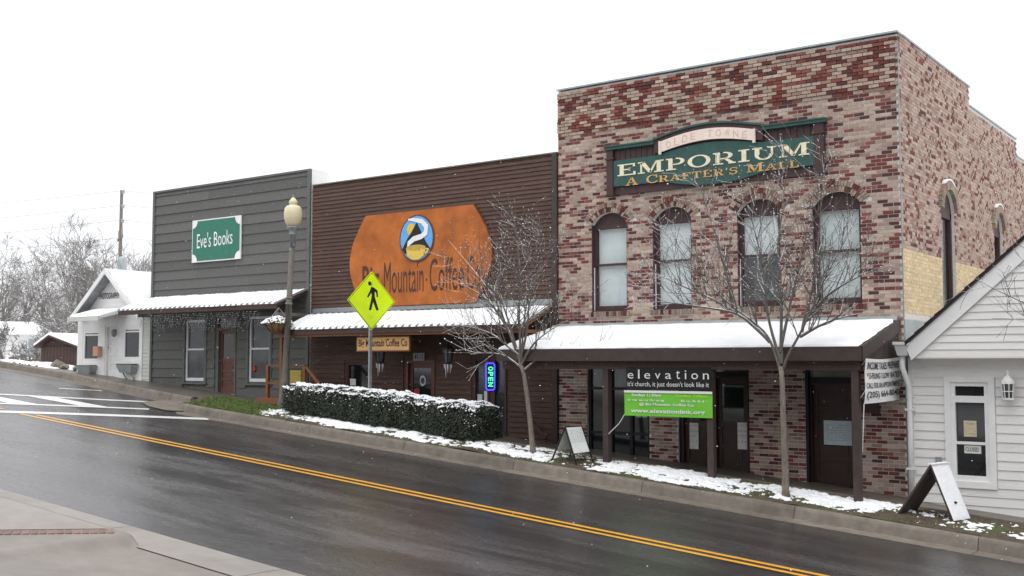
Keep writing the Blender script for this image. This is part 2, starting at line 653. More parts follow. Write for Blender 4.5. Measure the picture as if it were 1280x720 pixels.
def scribble(mb, o, u, w, n, rr, fill=.85):
    """a line of print too small to read: short uneven strokes"""
    o, u, w = Vector(o), Vector(u), Vector(w)
    t = 0
    while t < 1:
        word = rr.uniform(.07, .16)
        k = t
        while k < min(t + word, 1):
            ww = .9 / n * rr.uniform(.4, .8)
            h0 = rr.choice((0, 0, .25))
            h1 = rr.choice((.7, .7, 1))
            mb.add([o + u * k + w * h0, o + u * (k + ww) + w * h0, o + u * (k + ww) + w * h1, o + u * k + w * h1], [(0, 1, 2, 3)])
            k += 1.0 / n
        t += word + 1.6 / n
    return mb


# a wide slab-serif alphabet, each glyph on a unit-high body
def _arc(cx, cy, rx, ry, th, tv, a0, a1, n=18):
    out = []
    for i in range(n):
        q = []
        for a, ins in ((a0 + (a1 - a0) * i / n, 0), (a0 + (a1 - a0) * (i + 1) / n, 0), (a0 + (a1 - a0) * (i + 1) / n, 1), (a0 + (a1 - a0) * i / n, 1)):
            a = math.radians(a)
            q.append((cx + (rx - th * ins) * math.cos(a), cy + (ry - tv * ins) * math.sin(a)))
        out.append(q)
    return out


def _r(x0, x1, y0, y1):
    return [(x0, y0), (x1, y0), (x1, y1), (x0, y1)]


T_, S_ = .22, .1


def glyph(ch):
    if ch == 'I':
        return .52, [_r(0, .52, 0, S_), _r(0, .52, 1 - S_, 1), _r(.15, .37, S_, 1 - S_)]
    if ch == 'E':
        return .98, [_r(0, .98, 0, S_), _r(0, .95, 1 - S_, 1), _r(.12, .34, S_, 1 - S_), _r(.34, .7, .46, .56), _r(.62, .7, .38, .64), _r(.86, .98, S_, .3), _r(.84, .95, .72, 1 - S_)]
    if ch == 'F':
        return .92, [_r(0, .5, 0, S_), _r(0, .92, 1 - S_, 1), _r(.12, .34, S_, 1 - S_), _r(.34, .68, .44, .54), _r(.6, .68, .36, .62), _r(.82, .92, .7, 1 - S_)]
    if ch == 'L':
        return .9, [_r(0, .9, 0, S_), _r(0, .48, 1 - S_, 1), _r(.12, .34, S_, 1 - S_), _r(.78, .9, S_, .34)]
    if ch == 'T':
        return 1.0, [_r(.27, .73, 0, S_), _r(0, 1, 1 - S_, 1), _r(.39, .61, S_, 1 - S_), _r(0, .1, .68, 1 - S_), _r(.9, 1, .68, 1 - S_)]
    if ch == 'M':
        return 1.36, [_r(0, .36, 0, S_), _r(.86, 1.36, 0, S_), _r(0, .34, 1 - S_, 1), _r(1.02, 1.36, 1 - S_, 1), _r(.13, .22, S_, 1 - S_),
                      [(.12, 1 - S_), (.34, 1), (.74, .12), (.58, .02)], [(.58, .02), (.7, .02), (1.04, 1), (.96, 1)], _r(1.0, 1.22, S_, 1 - S_)]
    if ch in 'PR':
        g = [_r(0, .5, 0, S_), _r(0, .5, 1 - S_, 1), _r(.12, .34, S_, 1 - S_), _r(.34, .55, .42, .51), _r(.34, .55, .91, 1)] + _arc(.55, .71, .4, .29, .2, .09, -90, 90)
        if ch == 'R':
            g += [[(.52, .44), (.72, .44), (1.0, S_), (.78, S_)], _r(.74, 1.1, 0, S_)]
            return 1.1, g
        return .98, g
    if ch == 'O':
        return 1.14, _arc(.57, .5, .57, .52, .21, .09, 0, 360, 36)
    if ch == 'C':
        return 1.02, _arc(.57, .5, .57, .52, .2, .09, 48, 312, 28) + [_r(.88, 1.0, .62, 1.0), _r(.9, 1.0, .08, .26)]
    if ch == 'U':
        return 1.12, [_r(0, .46, 1 - S_, 1), _r(.72, 1.12, 1 - S_, 1), _r(.12, .34, .42, 1 - S_), _r(.87, .97, .42, 1 - S_)] + _arc(.545, .42, .425, .44, .17, .1, 180, 360)
    if ch == 'A':
        return 1.18, [_r(0, .38, 0, S_), _r(.68, 1.18, 0, S_), [(.12, S_), (.22, S_), (.62, .93), (.54, 1)], [(.78, S_), (1.04, S_), (.66, 1), (.48, 1)], _r(.3, .86, .3, .38)]
    if ch == 'S':
        return .84, _arc(.42, .74, .4, .28, .16, .1, 40, 270, 18) + _arc(.42, .29, .42, .31, .17, .1, 90, -140, 18) + [_r(.7, .8, .7, 1), _r(.02, .12, 0, .3)]
    if ch == "'":
        return .24, [[(.06, .66), (.14, .66), (.22, 1), (.04, 1)]]
    return .5, []


def slab_text(parent, mat, body, x0, x1, z0, z1, y, gap=.12, small=None):
    """front at y, letters as thin plates in the XZ plane"""
    W = 0
    lay = []
    for i, ch in enumerate(body):
        w, g = glyph(ch)
        k = 1.0 if (small is None or ch == ' ' or i in small) else .8
        lay.append((W, k, g))
        W += w * k + gap
    W -= gap
    for (xo, k, g) in lay:
        if not g:
            continue
        m = MB()
        for q in g:
            m.xz([(x0 + (xo + p[0] * k) / W * (x1 - x0), z0 + p[1] * k * (z1 - z0)) for p in q], y, y + .012)
        m.build('letter', mat, parent)


# ================================================================== THE SETTING
YF = 21.6          # plane of the shop fronts
YC = 18.6          # back of the far kerb


def left_curb_y(X):
    return float(np.interp(X, [-60, -38, -32.5, -27.8, -25.6, -24.9], [22.1, 21.1, 20.75, 20.12, 19.9, 19.9]))


def far_edge(X):
    """far edge of the asphalt"""
    if X > -24.3:
        return 18.2
    if X > -25.6:
        t = (-24.3 - X) / 1.3
        return 18.2 * (1 - t) + 19.95 * t
    return left_curb_y(X)


def ground_z(X, Y):
    z = zA(X) - .45
    if Y > 21.5:
        z = zA(X) - .05
        if X < -34:
            k = smooth(-34, -37, X) * smooth(22.6, 27, Y)
            z = z * (1 - k) + k * (-1.15 + .1 * noise.noise((X * .1, Y * .1, 0)))
    if Y < 5.4:
        z = zA(X) - .02
        k = smooth(5.0, 1.0, Y)
        z = z * (1 - k) + k * max(z, -1.62)
    return z


xs = list(np.arange(-90, 46, 1.5)) + [60, 90, 160, 400]
xs = [-600, -300, -180, -130, -105] + xs
ys = [-300, -120, -50] + list(np.arange(-20, 5, 1.5)) + [5.0, 5.39, 5.41, 9, 14, 18, 21.45, 21.55] + list(np.arange(22, 60, 1.5)) + [70, 90, 130, 220, 500]
mb = MB()
mb.v = [(x, y, ground_z(x, y)) for x in xs for y in ys]
ny = len(ys)
mb.f = [[i * ny + j, (i + 1) * ny + j, (i + 1) * ny + j + 1, i * ny + j + 1] for i in range(len(xs) - 1) for j in range(ny - 1)]
mb.c = [None] * len(mb.f)
mb.build('ground', 'snow_field', smooth=True, kind='structure')


def strip(xs, ylo, yhi, zf, n=6):
    m = MB()
    for x in xs:
        a, b = ylo(x), yhi(x)
        for j in range(n + 1):
            y = a + (b - a) * j / n
            m.v.append((x, y, zf(x, y)))
    k = n + 1
    m.f = [[i * k + j, (i + 1) * k + j, (i + 1) * k + j + 1, i * k + j + 1] for i in range(len(xs) - 1) for j in range(n)]
    m.c = [None] * len(m.f)
    return m


def road_z(x, y):
    return zA(x) - .15 + .035 * (1 - ((y - 13.6) / 4.6) ** 2 if 9 < y < 18.2 else 0)


rx = sorted(set(list(np.arange(-75, 45, .75)) + [-24.3, -25.6]))
strip(rx, lambda x: 8.3, far_edge, road_z, 16).build('road', 'asphalt', smooth=True, kind='structure')

# painted markings, 4 mm above the asphalt
markings = MB()


def paint(mbx, a, b, w, n=12, wy=False):
    """stripe from a to b (ground X,Y), width w"""
    a, b = Vector(a), Vector(b)
    d = (b - a).normalized()
    s = Vector((-d.y, d.x)) * w / 2
    k = len(mbx.v)
    for i in range(n + 1):
        p = a.lerp(b, i / n)
        for q in (p - s, p + s):
            mbx.v.append((q.x, q.y, road_z(q.x, q.y) + .005))
    for i in range(n):
        mbx.f.append([k + 2 * i, k + 2 * i + 2, k + 2 * i + 3, k + 2 * i + 1])
        mbx.c.append(None)


ym = MB()
paint(ym, (-24.6, 14.52), (44, 14.22), .11, 90)
yo = ym.build('yellow_line', 'road_yellow', kind='structure')
ym = MB()
paint(ym, (-24.9, 14.28), (44, 13.98), .11, 90)
ym.build('yellow_line', 'road_yellow', kind='structure')
ym = MB()
paint(ym, (-75, 14.3), (-25.9, 14.42), .11, 60)
ym.build('yellow_line', 'road_yellow', kind='structure')
wm = MB()
paint(wm, (-26.6, 12.4), (-22.75, 18.05), .44, 16)
wm.build('stop_line', 'road_white', kind='structure')
cw = MB()
L1a, L1b = Vector((-32.6, 12.2)), Vector((-26.1, 19.7))
L2a, L2b = Vector((-28.9, 12.3)), Vector((-25.05, 17.95))
paint(cw, L1a, L1b, .3, 16)
paint(cw, L2a, L2b, .3, 16)
for y_ in (12.7, 14.1, 15.5, 16.9):
    p = L1a.lerp(L1b, (y_ - L1a.y) / (L1b.y - L1a.y))
    q = L2a.lerp(L2b, (y_ - L2a.y) / (L2b.y - L2a.y))
    paint(cw, p, q, .56, 8)
for i, v in enumerate(cw.v):
    cw.v[i] = (v[0], v[1], v[2] + (i % 7) * .0002)
cw.build('crosswalk', 'road_white', kind='structure')
wm = MB()
paint(wm, (-30.6, 18.75), (-29.7, 19.6), .16, 4)
wm.build('road_mark', 'road_white', kind='structure')


# kerbs: swept profile, in segments with open joints
def curb_run(pts, name, mat='curb', seg=3.0, gut=.42, top=.05, flip=1):
    """pts: polyline of the kerb's back edge (X,Y); road lies to the right of travel when flip=1"""
    root = None
    P_ = [Vector(p) for p in pts]
    dense = []
    for a, b in zip(P_[:-1], P_[1:]):
        n = max(1, int((b - a).length / .5))
        dense += [a.lerp(b, i / n) for i in range(n)]
    dense.append(P_[-1])
    prof = [(0, -.3), (0, top), (.1, top + .004), (.135, top - .012), (.155, top - .05), (.2, -.146), (.2 + gut, -.142), (.2 + gut, -.3)]
    nseg = max(1, int(seg / .5))
    objs = []
    for k in range(0, len(dense) - 1, nseg):
        part = dense[k:k + nseg + 1]
        m = MB()
        for i, p in enumerate(part):
            j = k + i
            d = (dense[min(j + 1, len(dense) - 1)] - dense[max(j - 1, 0)]).normalized()
            s = Vector((d.y, -d.x)) * flip
            q = p.copy()
            if i == 0:
                q = q + d * .006
            if i == len(part) - 1:
                q = q - d * .006
            for o, z in prof:
                w = q + s * o
                m.v.append((w.x, w.y, zA(p.x) + z))
        n = len(prof)
        for i in range(len(part) - 1):
            for j in range(n - 1):
                m.f.append([i * n + j, i * n + j + 1, (i + 1) * n + j + 1, (i + 1) * n + j])
        m.f.append(list(range(n)))
        m.f.append([(len(part) - 1) * n + j for j in range(n)][::-1])
        m.c = [None] * len(m.f)
        if root is None:
            root = m.build(name, mat, kind='structure')
        else:
            m.build('curb_segment', mat, root)
    return root


ret = [(-24.95, 19.75), (-24.9, 19.3), (-24.7, 18.95), (-24.4, 18.72), (-24.0, 18.62)]
curb_run(ret + [(-23.4, YC)] + [(x, YC) for x in range(-22, 46, 2)], 'curb')
curb_run([(-60, 22.1), (-38, 21.15), (-32.5, 20.8), (-27.8, 20.2), (-25.75, 19.98)], 'curb')
# concrete apron between the two kerbs
mb = MB()
ap = [(-26.55, 18.75), (-25.6, 18.3), (-24.6, 18.15), (-24.25, 18.55), (-24.7, 19.0), (-24.85, 20.15), (-25.9, 20.15), (-26.4, 19.4)]
mb.add([(x, y, zA(x) - .128 + .1 * smooth(18.9, 20.0, y)) for x, y in ap] + [(-25.4, 19.1, zA(-25.4) - .11)],
       [(i, (i + 1) % 8, 8) for i in range(8)])
mb.build('curb_ramp', 'curb', kind='structure')


# far pavement behind the verge, verge
def verge_z(x, y):
    t = smooth(YC, 19.9, y)
    z = zA(x) + .05 + .09 * t
    z += .03 * noise.noise((x * .9, y * 1.3, 3)) + .012 * noise.noise((x * 4, y * 4, 1))
    if x < -22:
        z += .06 * smooth(-22, -24, x) * t
    return z


vx = list(np.arange(-24.86, 12, .18))
strip(vx, lambda x: float(np.interp(x, [-24.9, -24.7, -24.4, -24.0, -23.4], [19.5, 19.0, 18.76, 18.64, YC + .002])), lambda x: 19.96 if x > -24 else 20.1, verge_z, 10).build('verge', 'soil', smooth=True, kind='structure')
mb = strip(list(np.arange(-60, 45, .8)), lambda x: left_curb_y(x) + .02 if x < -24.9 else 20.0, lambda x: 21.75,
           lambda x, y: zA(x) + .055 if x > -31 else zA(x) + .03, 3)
mb.build('pavement', 'pavement_wet_shade', smooth=True, kind='structure')
# low concrete edging between verge and pavement
edge = None
for i, x in enumerate(np.arange(-15.9, 11, 2.7)):
    mb = MB()
    mb.hexa([(x, 19.95, zA(x) - .2), (x + 2.68, 19.95, zA(x + 2.68) - .2), (x + 2.68, 20.06, zA(x + 2.68) - .2), (x, 20.06, zA(x) - .2)],
            [(x, 19.95, zA(x) + .165), (x + 2.68, 19.95, zA(x + 2.68) + .165), (x + 2.68, 20.06, zA(x + 2.68) + .165), (x, 20.06, zA(x) + .165)])
    if edge is None:
        edge = mb.build('pavement_edging', 'curb', kind='structure')
    else:
        mb.build('edging_segment', 'curb', edge)


# near pavement, kerb end, gutter
def near_z(x, y):
    k = smooth(-12.3, -12.02, x)          # 0 = full kerb height, 1 = dropped
    drop = k * .145 * smooth(6.2, 8.45, y)
    edge_ = .02 * smooth(8.4, 8.56, y) * (1 - k)
    return zA(x) - .002 - drop - edge_


nxs = sorted(set([round(v, 3) for v in list(np.arange(-46, -14, 1.0)) + list(np.arange(-14, -11, .035))+list(np.arange(-11, -10, .1)) + list(np.arange(-10, 30, 1.0))]))
m = MB()
yy = [5.2, 5.8, 6.4, 7.0, 7.6, 8.1, 8.38, 8.46, 8.52, 8.56]
for x in nxs:
    for y in yy:
        m.v.append((x, y, near_z(x, y)))
    m.v.append((x, 8.6, zA(x) - .2))
k = len(yy) + 1
m.f = [[i * k + j, (i + 1) * k + j, (i + 1) * k + j + 1, i * k + j + 1] for i in range(len(nxs) - 1) for j in range(k - 1)]
m.c = [None] * len(m.f)
near = m.build('near_pavement', 'concrete', smooth=True, kind='structure')
gpan = None
for x in np.arange(-43.15, 20, 3.0):
    m = strip([x + .006, x + 1, x + 2, x + 2.994], lambda q: 8.5, lambda q: 9.2, lambda q, y: zA(q) - .135 - .012 * smooth(8.9, 9.2, y), 2)
    for i in range(4):
        p = m.v[i * 3 + 2]
        m.v.append((p[0], p[1] + .01, p[2] - .1))
    for i in range(3):
        m.f.append([i * 3 + 2, 3 * (i + 1) + 2, 12 + i + 1, 12 + i])
        m.c.append(None)
    if gpan is None:
        gpan = m.build('near_gutter', 'concrete_light', smooth=False, kind='structure')
    else:
        m.build('gutter_slab', 'concrete_light', gpan)
# lighter paving flag before the brick band, then the brick band itself
d2 = Vector((.66, 1.06)).normalized()
pa = Vector((-12.53, 8.5))
fl = MB()
q = []
for a, b in ((0, -.02), (0, -3.4)):
    q.append(pa + Vector((-d2.y, d2.x)) * 0)
A0 = pa + Vector((-.06, -.02))
B0 = A0 - d2 * 3.1
fl.add([(p[0], p[1], near_z(p[0], min(p[1], 8.4)) + .006) for p in ((A0.x, 8.46), (B0.x, B0.y), (B0.x - 4, B0.y), (-16.8, 7.0), (-16.8, 8.46))], [(0, 4, 3, 2, 1)])
fl.build('paving_flag', 'concrete_light', near)
side = Vector((d2.y, -d2.x))
jl = MB()
j0, j1 = pa + side * .018, pa + side * .018 - d2 * 3.3
jl.add([(p.x, p.y, near_z(p.x, p.y) + .0075) for p in (j0, j1, j1 + side * .028, j0 + side * .028)], [(0, 1, 2, 3)])
jl.build('joint', 'black', near)
bm_ = MB().hexa([(-.1, -.045, -.05), (.1, -.045, -.05), (.1, .045, -.05), (-.1, .045, -.05)], [(-.096, -.041, .008), (.096, -.041, .008), (.096, .041, .008), (-.096, .041, .008)]).mesh('paver', 'paver')
for row in range(1):
    for i in range(33):
        c = pa + side * .135 - d2 * (.05 + i * .098)
        o = bpy.data.objects.new('paver', bm_)
        link(o, near, (c.x, c.y, near_z(c.x, c.y) + .003))
        o.rotation_euler = (0, math.atan(.0828), math.atan2(side.y, side.x) + rnd.uniform(-.02, .02))

# snow lying on the verge, broken by grass
def snow_patch(x0, x1, y0, y1, zf, dens, step, amp, seed, edge0=.25, edge1=.1):
    nx, ny_ = int((x1 - x0) / step), int((y1 - y0) / step)
    H = {}
    m = MB()
    idx = {}
    for i in range(nx + 1):
        for j in range(ny_ + 1):
            x, y = x0 + i * step, y0 + j * step
            h = dens(x, y) + .55 * noise.noise((x * .55, y * 1.1, seed)) + .45 * noise.noise((x * 2.2, y * 3, seed + 5)) + .5 * noise.noise((x * 7, y * 9, seed + 9)) + .4 * noise.noise((x * 19, y * 19, seed + 12))
            H[i, j] = h
    for i in range(nx):
        for j in range(ny_):
            if max(H[i, j], H[i + 1, j], H[i, j + 1], H[i + 1, j + 1]) > 0:
                f = []
                for a, b in ((i, j), (i + 1, j), (i + 1, j + 1), (i, j + 1)):
                    if (a, b) not in idx:
                        idx[a, b] = len(m.v)
                        h = H[a, b]
                        x, y = x0 + a * step, y0 + b * step
                        t = (.004 + amp * (1 - math.exp(-max(h, 0) * 2.2)) * (1 + .5 * noise.noise((x * 14, y * 14, seed)))) if h > 0 else -.02
                        m.v.append((x + rnd.uniform(-.3, .3) * step, y + rnd.uniform(-.3, .3) * step, zf(x, y) + t))
                    f.append(idx[a, b])
                m.f.append(f)
                m.c.append(None)
    return m


def verge_dens(x, y):
    t = (y - YC) / 1.35
    d = .17
    d -= .8 * smooth(.3, .0, t)
    d -= .35 * smooth(.9, 1.0, t)
    if x < -21.6:
        d -= 1.2 * smooth(-21.6, -22.6, x)
    if x > -6.5:
        d -= .42 * smooth(-6.5, -5.8, x)
    if -13.0 < x < -11.9 and y < 19.4:
        d -= .5
    return d


sn = snow_patch(-24, 8, YC + .04, 19.94, verge_z, verge_dens, .033, .05, 2.0).build('verge_snow', 'snow_thin', smooth=True, kind='stuff')
tag(sn, 'patchy white snow lying along the grass verge behind the far kerb', 'snow')
# grass blades
g = MB()
for i in range(24000):
    x = rnd.uniform(-24.0, 4) if i < 16000 else rnd.uniform(-24.6, -21.5)
    y = rnd.uniform(YC + .02, 19.9)
    dn = verge_dens(x, y) + .55 * noise.noise((x * .55, y * 1.1, 2.0)) + .45 * noise.noise((x * 2.2, y * 3, 7.0))
    if dn > .25 or (dn > -.05 and rnd.random() < .6):
        continue
    if x > -21 and noise.noise((x * .7, y * .9, 40)) < -.05:
        continue
    if x > -7 and rnd.random() < .65:
        continue
    h = rnd.uniform(.025, .07)
    a = rnd.uniform(0, 6.28)
    z = verge_z(x, y) - .005
    w = .005
    lx, ly = math.cos(a), math.sin(a)
    g.add([(x - ly * w, y + lx * w, z), (x + ly * w, y - lx * w, z), (x + lx * h * .6, y + ly * h * .6, z + h)], [(0, 1, 2)])
tag(g.build('verge_grass', 'grass', kind='stuff'), 'short green grass showing through the snow on the verge', 'grass')
# strip of snow beside the left kerb
sn = snow_patch(-50, -33.9, 21.3, 23.4, lambda x, y: max(ground_z(x, y), zA(x) + .03 if y < 21.75 else -9) + .01,
                lambda x, y: .45 - .9 * smooth(-36, -34.2, x) - .5 * smooth(21.5, 21.3, y), .09, .09, 11.0).build('roadside_snow', 'snow_thin', smooth=True, kind='stuff')
tag(sn, 'bank of snow beside the kerb at the top of the street', 'snow')


# ================================================================== building helpers
def cut(segs, a, b):
    out = []
    for s0, s1 in segs:
        if b <= s0 or a >= s1:
            out.append((s0, s1))
            continue
        if a > s0:
            out.append((s0, a))
        if b < s1:
            out.append((b, s1))
    return out


def siding(parent, X0, X1, z0, z1, pitch, Y, mat, holes=(), t=.028, lim=None, name='siding_board', joint=0):
    """lap boards, each one an object; holes: (xa, xb, za, zb); lim(z)->(xa, xb) clips a gable"""
    n = int(math.ceil((z1 - z0) / pitch - 1e-6))
    for i in range(n):
        za = z0 + i * pitch
        zb = min(za + pitch, z1)
        segs = [(X0, X1)]
        top = [(X0, X1)]
        if lim:
            a0, b0 = lim(za)
            a1, b1 = lim(zb)
            a0, b0 = max(a0, X0), min(b0, X1)
            a1, b1 = max(a1, X0), min(b1, X1)
            if b0 - a0 < .05:
                continue
            if b1 < a1:
                a1 = b1 = (a1 + b1) / 2
            m = MB()
            m.hexa([(a0, Y - t, za), (b0, Y - t, za), (b0, Y, za), (a0, Y, za)], [(a1, Y - .006, zb + .004), (b1, Y - .006, zb + .004), (b1, Y, zb + .004), (a1, Y, zb + .004)])
            m.build(name, mat, parent)
            continue
        for (xa, xb, ha, hb) in holes:
            if hb > za + pitch * .35 and ha < zb - pitch * .35:
                segs = cut(segs, xa, xb)
        for a, b in segs:
            if b - a < .04:
                continue
            parts = [(a, b)]
            if joint and b - a > joint:
                k = a + rnd.uniform(.3, .7) * (b - a)
                parts = [(a, k - .002), (k + .002, b)]
            for pa_, pb_ in parts:
                j = rnd.uniform(-.003, .003)
                m = MB()
                m.hexa([(pa_, Y - t + j, za), (pb_, Y - t + j, za), (pb_, Y, za), (pa_, Y, za)],
                       [(pa_, Y - .007, zb + .004), (pb_, Y - .007, zb + .004), (pb_, Y, zb + .004), (pa_, Y, zb + .004)])
                m.build(name, mat, parent)


def wall_with_holes(X0, X1, z0, z1, Y0, Y1, holes):
    """backing wall as boxes round rectangular openings"""
    m = MB()
    xs_ = sorted(set([X0, X1] + [h[0] for h in holes] + [h[1] for h in holes]))
    xs_ = [x for x in xs_ if X0 <= x <= X1]
    for a, b in zip(xs_[:-1], xs_[1:]):
        mid = (a + b) / 2
        zz = [(z0, z1)]
        for h in holes:
            if h[0] <= mid <= h[1]:
                zz = cut(zz, h[2], h[3])
        for c, d in zz:
            if d - c > .005:
                m.box(a, b, Y0, Y1, c, d)
    return m


def window(parent, X0, X1, z0, z1, Y, fmat='white_paint', gmat='glass_dark', fw=.06, rec=.06, mid=None, blind=False, sill=True, transom=None, label=None, sash=None):
    """sash window filling an opening: frame (part) with panes, meeting rail and sill (sub-parts)"""
    m = MB()
    y0, y1 = Y + rec - .05, Y + rec + .05
    m.box(X0, X0 + fw, y0, y1, z0, z1)
    m.box(X1 - fw, X1, y0, y1, z0, z1)
    m.box(X0 + fw, X1 - fw, y0, y1, z1 - fw, z1)
    m.box(X0 + fw, X1 - fw, y0, y1, z0, z0 + fw * 1.3)
    o = m.build('window', fmat, parent)
    if mid is None:
        mid = (z0 + z1) / 2
    r = MB().box(X0 + fw, X1 - fw, y0 + .012, y1 - .01, mid - .025, mid + .025)
    for zz0, zz1, yy in ((mid + .025, z1 - fw, y0 + .05), (z0 + fw * 1.3, mid - .025, y0 + .035)):
        a = .03
        if sash:
            s = MB()
            s.box(X0 + fw, X0 + fw + a, yy - .014, yy + .014, zz0, zz1)
            s.box(X1 - fw - a, X1 - fw, yy - .014, yy + .014, zz0, zz1)
            s.build('sash_stile', sash, o)
        MB().box(X0 + fw, X1 - fw, yy, yy + .006, zz0, zz1).build('pane', gmat, o)
    r.build('meeting_rail', sash or fmat, o)
    if blind:
        MB().box(X0 + .01, X1 - .01, y1 + .02, y1 + .03, z0, z1).build('blind', 'blind', o)
    if sill:
        bevel(MB().box(X0 - .05, X1 + .05, Y - .07, Y + rec - .05, z0 - .05, z0).build('sill', fmat, o), .006, 1)
    return o


def panel_door(parent, X0, X1, z0, z1, Y, mat, glass=None, rows=2, rec=.08, knob=True, fr='dark_wood', fw=.06):
    f = MB()
    f.box(X0, X0 + fw, Y - .02, Y + .14, z0, z1)
    f.box(X1 - fw, X1, Y - .02, Y + .14, z0, z1)
    f.box(X0 + fw, X1 - fw, Y - .02, Y + .14, z1 - fw, z1)
    f.build('door_frame', fr, parent)
    a, b, c = X0 + fw + .003, X1 - fw - .003, z1 - fw - .003
    d = MB()
    st = .1
    y0, y1 = Y + rec - .02, Y + rec + .025
    d.box(a, a + st, y0, y1, z0, c)
    d.box(b - st, b, y0, y1, z0, c)
    zs = [z0]
    lo = z0 + .2
    gz = glass if glass else c - .12
    d.box(a + st, b - st, y0, y1, z0, lo)
    d.box(a + st, b - st, y0, y1, c - .12, c)
    if glass:
        d.box(a + st, b - st, y0, y1, gz - .14, gz)
        gz2 = gz - .14
    else:
        gz2 = c - .12
    hh = (gz2 - lo) / rows
    for i in range(1, rows):
        d.box(a + st, b - st, y0, y1, lo + i * hh - .04, lo + i * hh + .04)
    o = d.build('door', mat, parent)
    for i in range(rows):
        p = MB().box(a + st, b - st, y0 + .02, y1 - .006, lo + i * hh, lo + (i + 1) * hh)
        p.box(a + st + .05, b - st - .05, y0 + .008, y0 + .02, lo + i * hh + .09, lo + (i + 1) * hh - .09)
        p.build('door_panel', mat, o)
    if glass:
        MB().box(a + st, b - st, y0 + .02, y0 + .03, gz, c - .12).build('pane', 'glass_dark', o)
    if knob:
        k = MB()
        k.lathe([(.005, -.02), (.022, -.012), (.026, 0), (.02, .012), (.004, .018)], (a + st * .5, y0 - .04, z0 + .98), 8)
        k.tube([(a + st * .5, y0 - .03, z0 + .98), (a + st * .5, y0, z0 + .98)], .01, 6)
        k.build('handle', 'galv', o)
    return o


def rib_roof(parent, X0, X1, Yw, zw, Ye, ze, rib=.23, mat='galv_roof', snow=.035, seed=1, bare=.06, over=0):
    """shed roof of ribbed metal with lying snow"""
    m = MB()
    n = int((X1 - X0) / rib)
    dz = (zw - ze) / (Yw - Ye)

    def zz(y):
        return ze + (y - Ye) * dz
    m.hexa([(X0, Ye, ze - .015), (X1, Ye, ze - .015), (X1, Yw, zw - .015), (X0, Yw, zw - .015)], [(X0, Ye, ze), (X1, Ye, ze), (X1, Yw, zw), (X0, Yw, zw)])
    o = m.build('metal_roof', mat, parent)
    r = MB()
    for i in range(n + 1):
        x = X0 + .03 + i * (X1 - X0 - .06) / n
        r.hexa([(x - .03, Ye - .02, ze), (x + .03, Ye - .02, ze), (x + .03, Yw, zw), (x - .03, Yw, zw)],
               [(x - .016, Ye - .02, ze + .034), (x + .016, Ye - .02, ze + .034), (x + .016, Yw, zw + .034), (x - .016, Yw, zw + .034)])
    r.build('roof_ribs', mat, o)
    s = MB()
    nx, ny_ = int((X1 - X0) / .06), 14
    for i in range(nx + 1):
        x = X0 + (X1 - X0) * i / nx
        ph = abs(((x - X0 - .03) / ((X1 - X0 - .06) / n)) % 1.0 - .5) * 2      # 1 on a rib
        e = .035 * noise.noise((x * 1.7, seed, 0)) + .018 * noise.noise((x * 9, seed, 3))
        for j in range(ny_ + 1):
            ya = Ye - .012 + .02 * ph + e
            yb = Yw - bare * (.7 + .8 * ph) - e
            y = ya + (yb - ya) * j / ny_
            t = snow + .02 * noise.noise((x * 2.2, y * 2.2, seed)) + .008 * noise.noise((x * 9, y * 9, seed)) + .012 * smooth(.6, 1, ph)
            if j == 0 or j == ny_:
                t = .004
            s.v.append((x, y, zz(y) + t))
    k = ny_ + 1
    s.f = [[i * k + j, (i + 1) * k + j, (i + 1) * k + j + 1, i * k + j + 1] for i in range(nx) for j in range(ny_)]
    s.f += [[j, j + 1, k * 0 + j + 1, j] for j in ()]
    s.c = [None] * len(s.f)
    s.build('roof_snow', 'snow', o, smooth=True)
    return o


def run_snow(parent, c00, c10, c11, c01, t=.05, seed=1, name='roof_snow', mat='snow', nx=40, ny_=16, ragged=.04, course=0):
    """layer of snow over a sloping quad c00-c10 (eave) to c01-c11 (top), closed edges"""
    c00, c10, c11, c01 = [Vector(c) for c in (c00, c10, c11, c01)]
    m = MB()
    n = (c10 - c00).cross(c01 - c00).normalized()
    if n.z < 0:
        n = -n
    for i in range(nx + 1):
        u = i / nx
        for j in range(ny_ + 1):
            v = j / ny_
            p = (c00.lerp(c10, u)).lerp(c01.lerp(c11, u), v)
            k = 1.0 if 0 < i < nx and 0 < j < ny_ else 0
            h = t * (1 + .35 * noise.noise((p.x * 1.7, p.y * 1.7, seed)) + .2 * noise.noise((p.x * 6, p.y * 6, seed)))
            if course:
                h += .012 * ((v * course) % 1.0 - .5)
            p = p + n * (h if k else .002)
            if k == 0 and ragged:
                ctr = (c00 + c10 + c11 + c01) / 4
                p = p + (ctr - p).normalized() * ragged * (0.5 + noise.noise((p.x * 5, p.y * 5, seed + 3)))
            m.v.append(tuple(p))
    k = ny_ + 1
    m.f = [[i * k + j, (i + 1) * k + j, (i + 1) * k + j + 1, i * k + j + 1] for i in range(nx) for j in range(ny_)]
    m.c = [None] * len(m.f)
    return m.build(name, mat, parent, smooth=True)

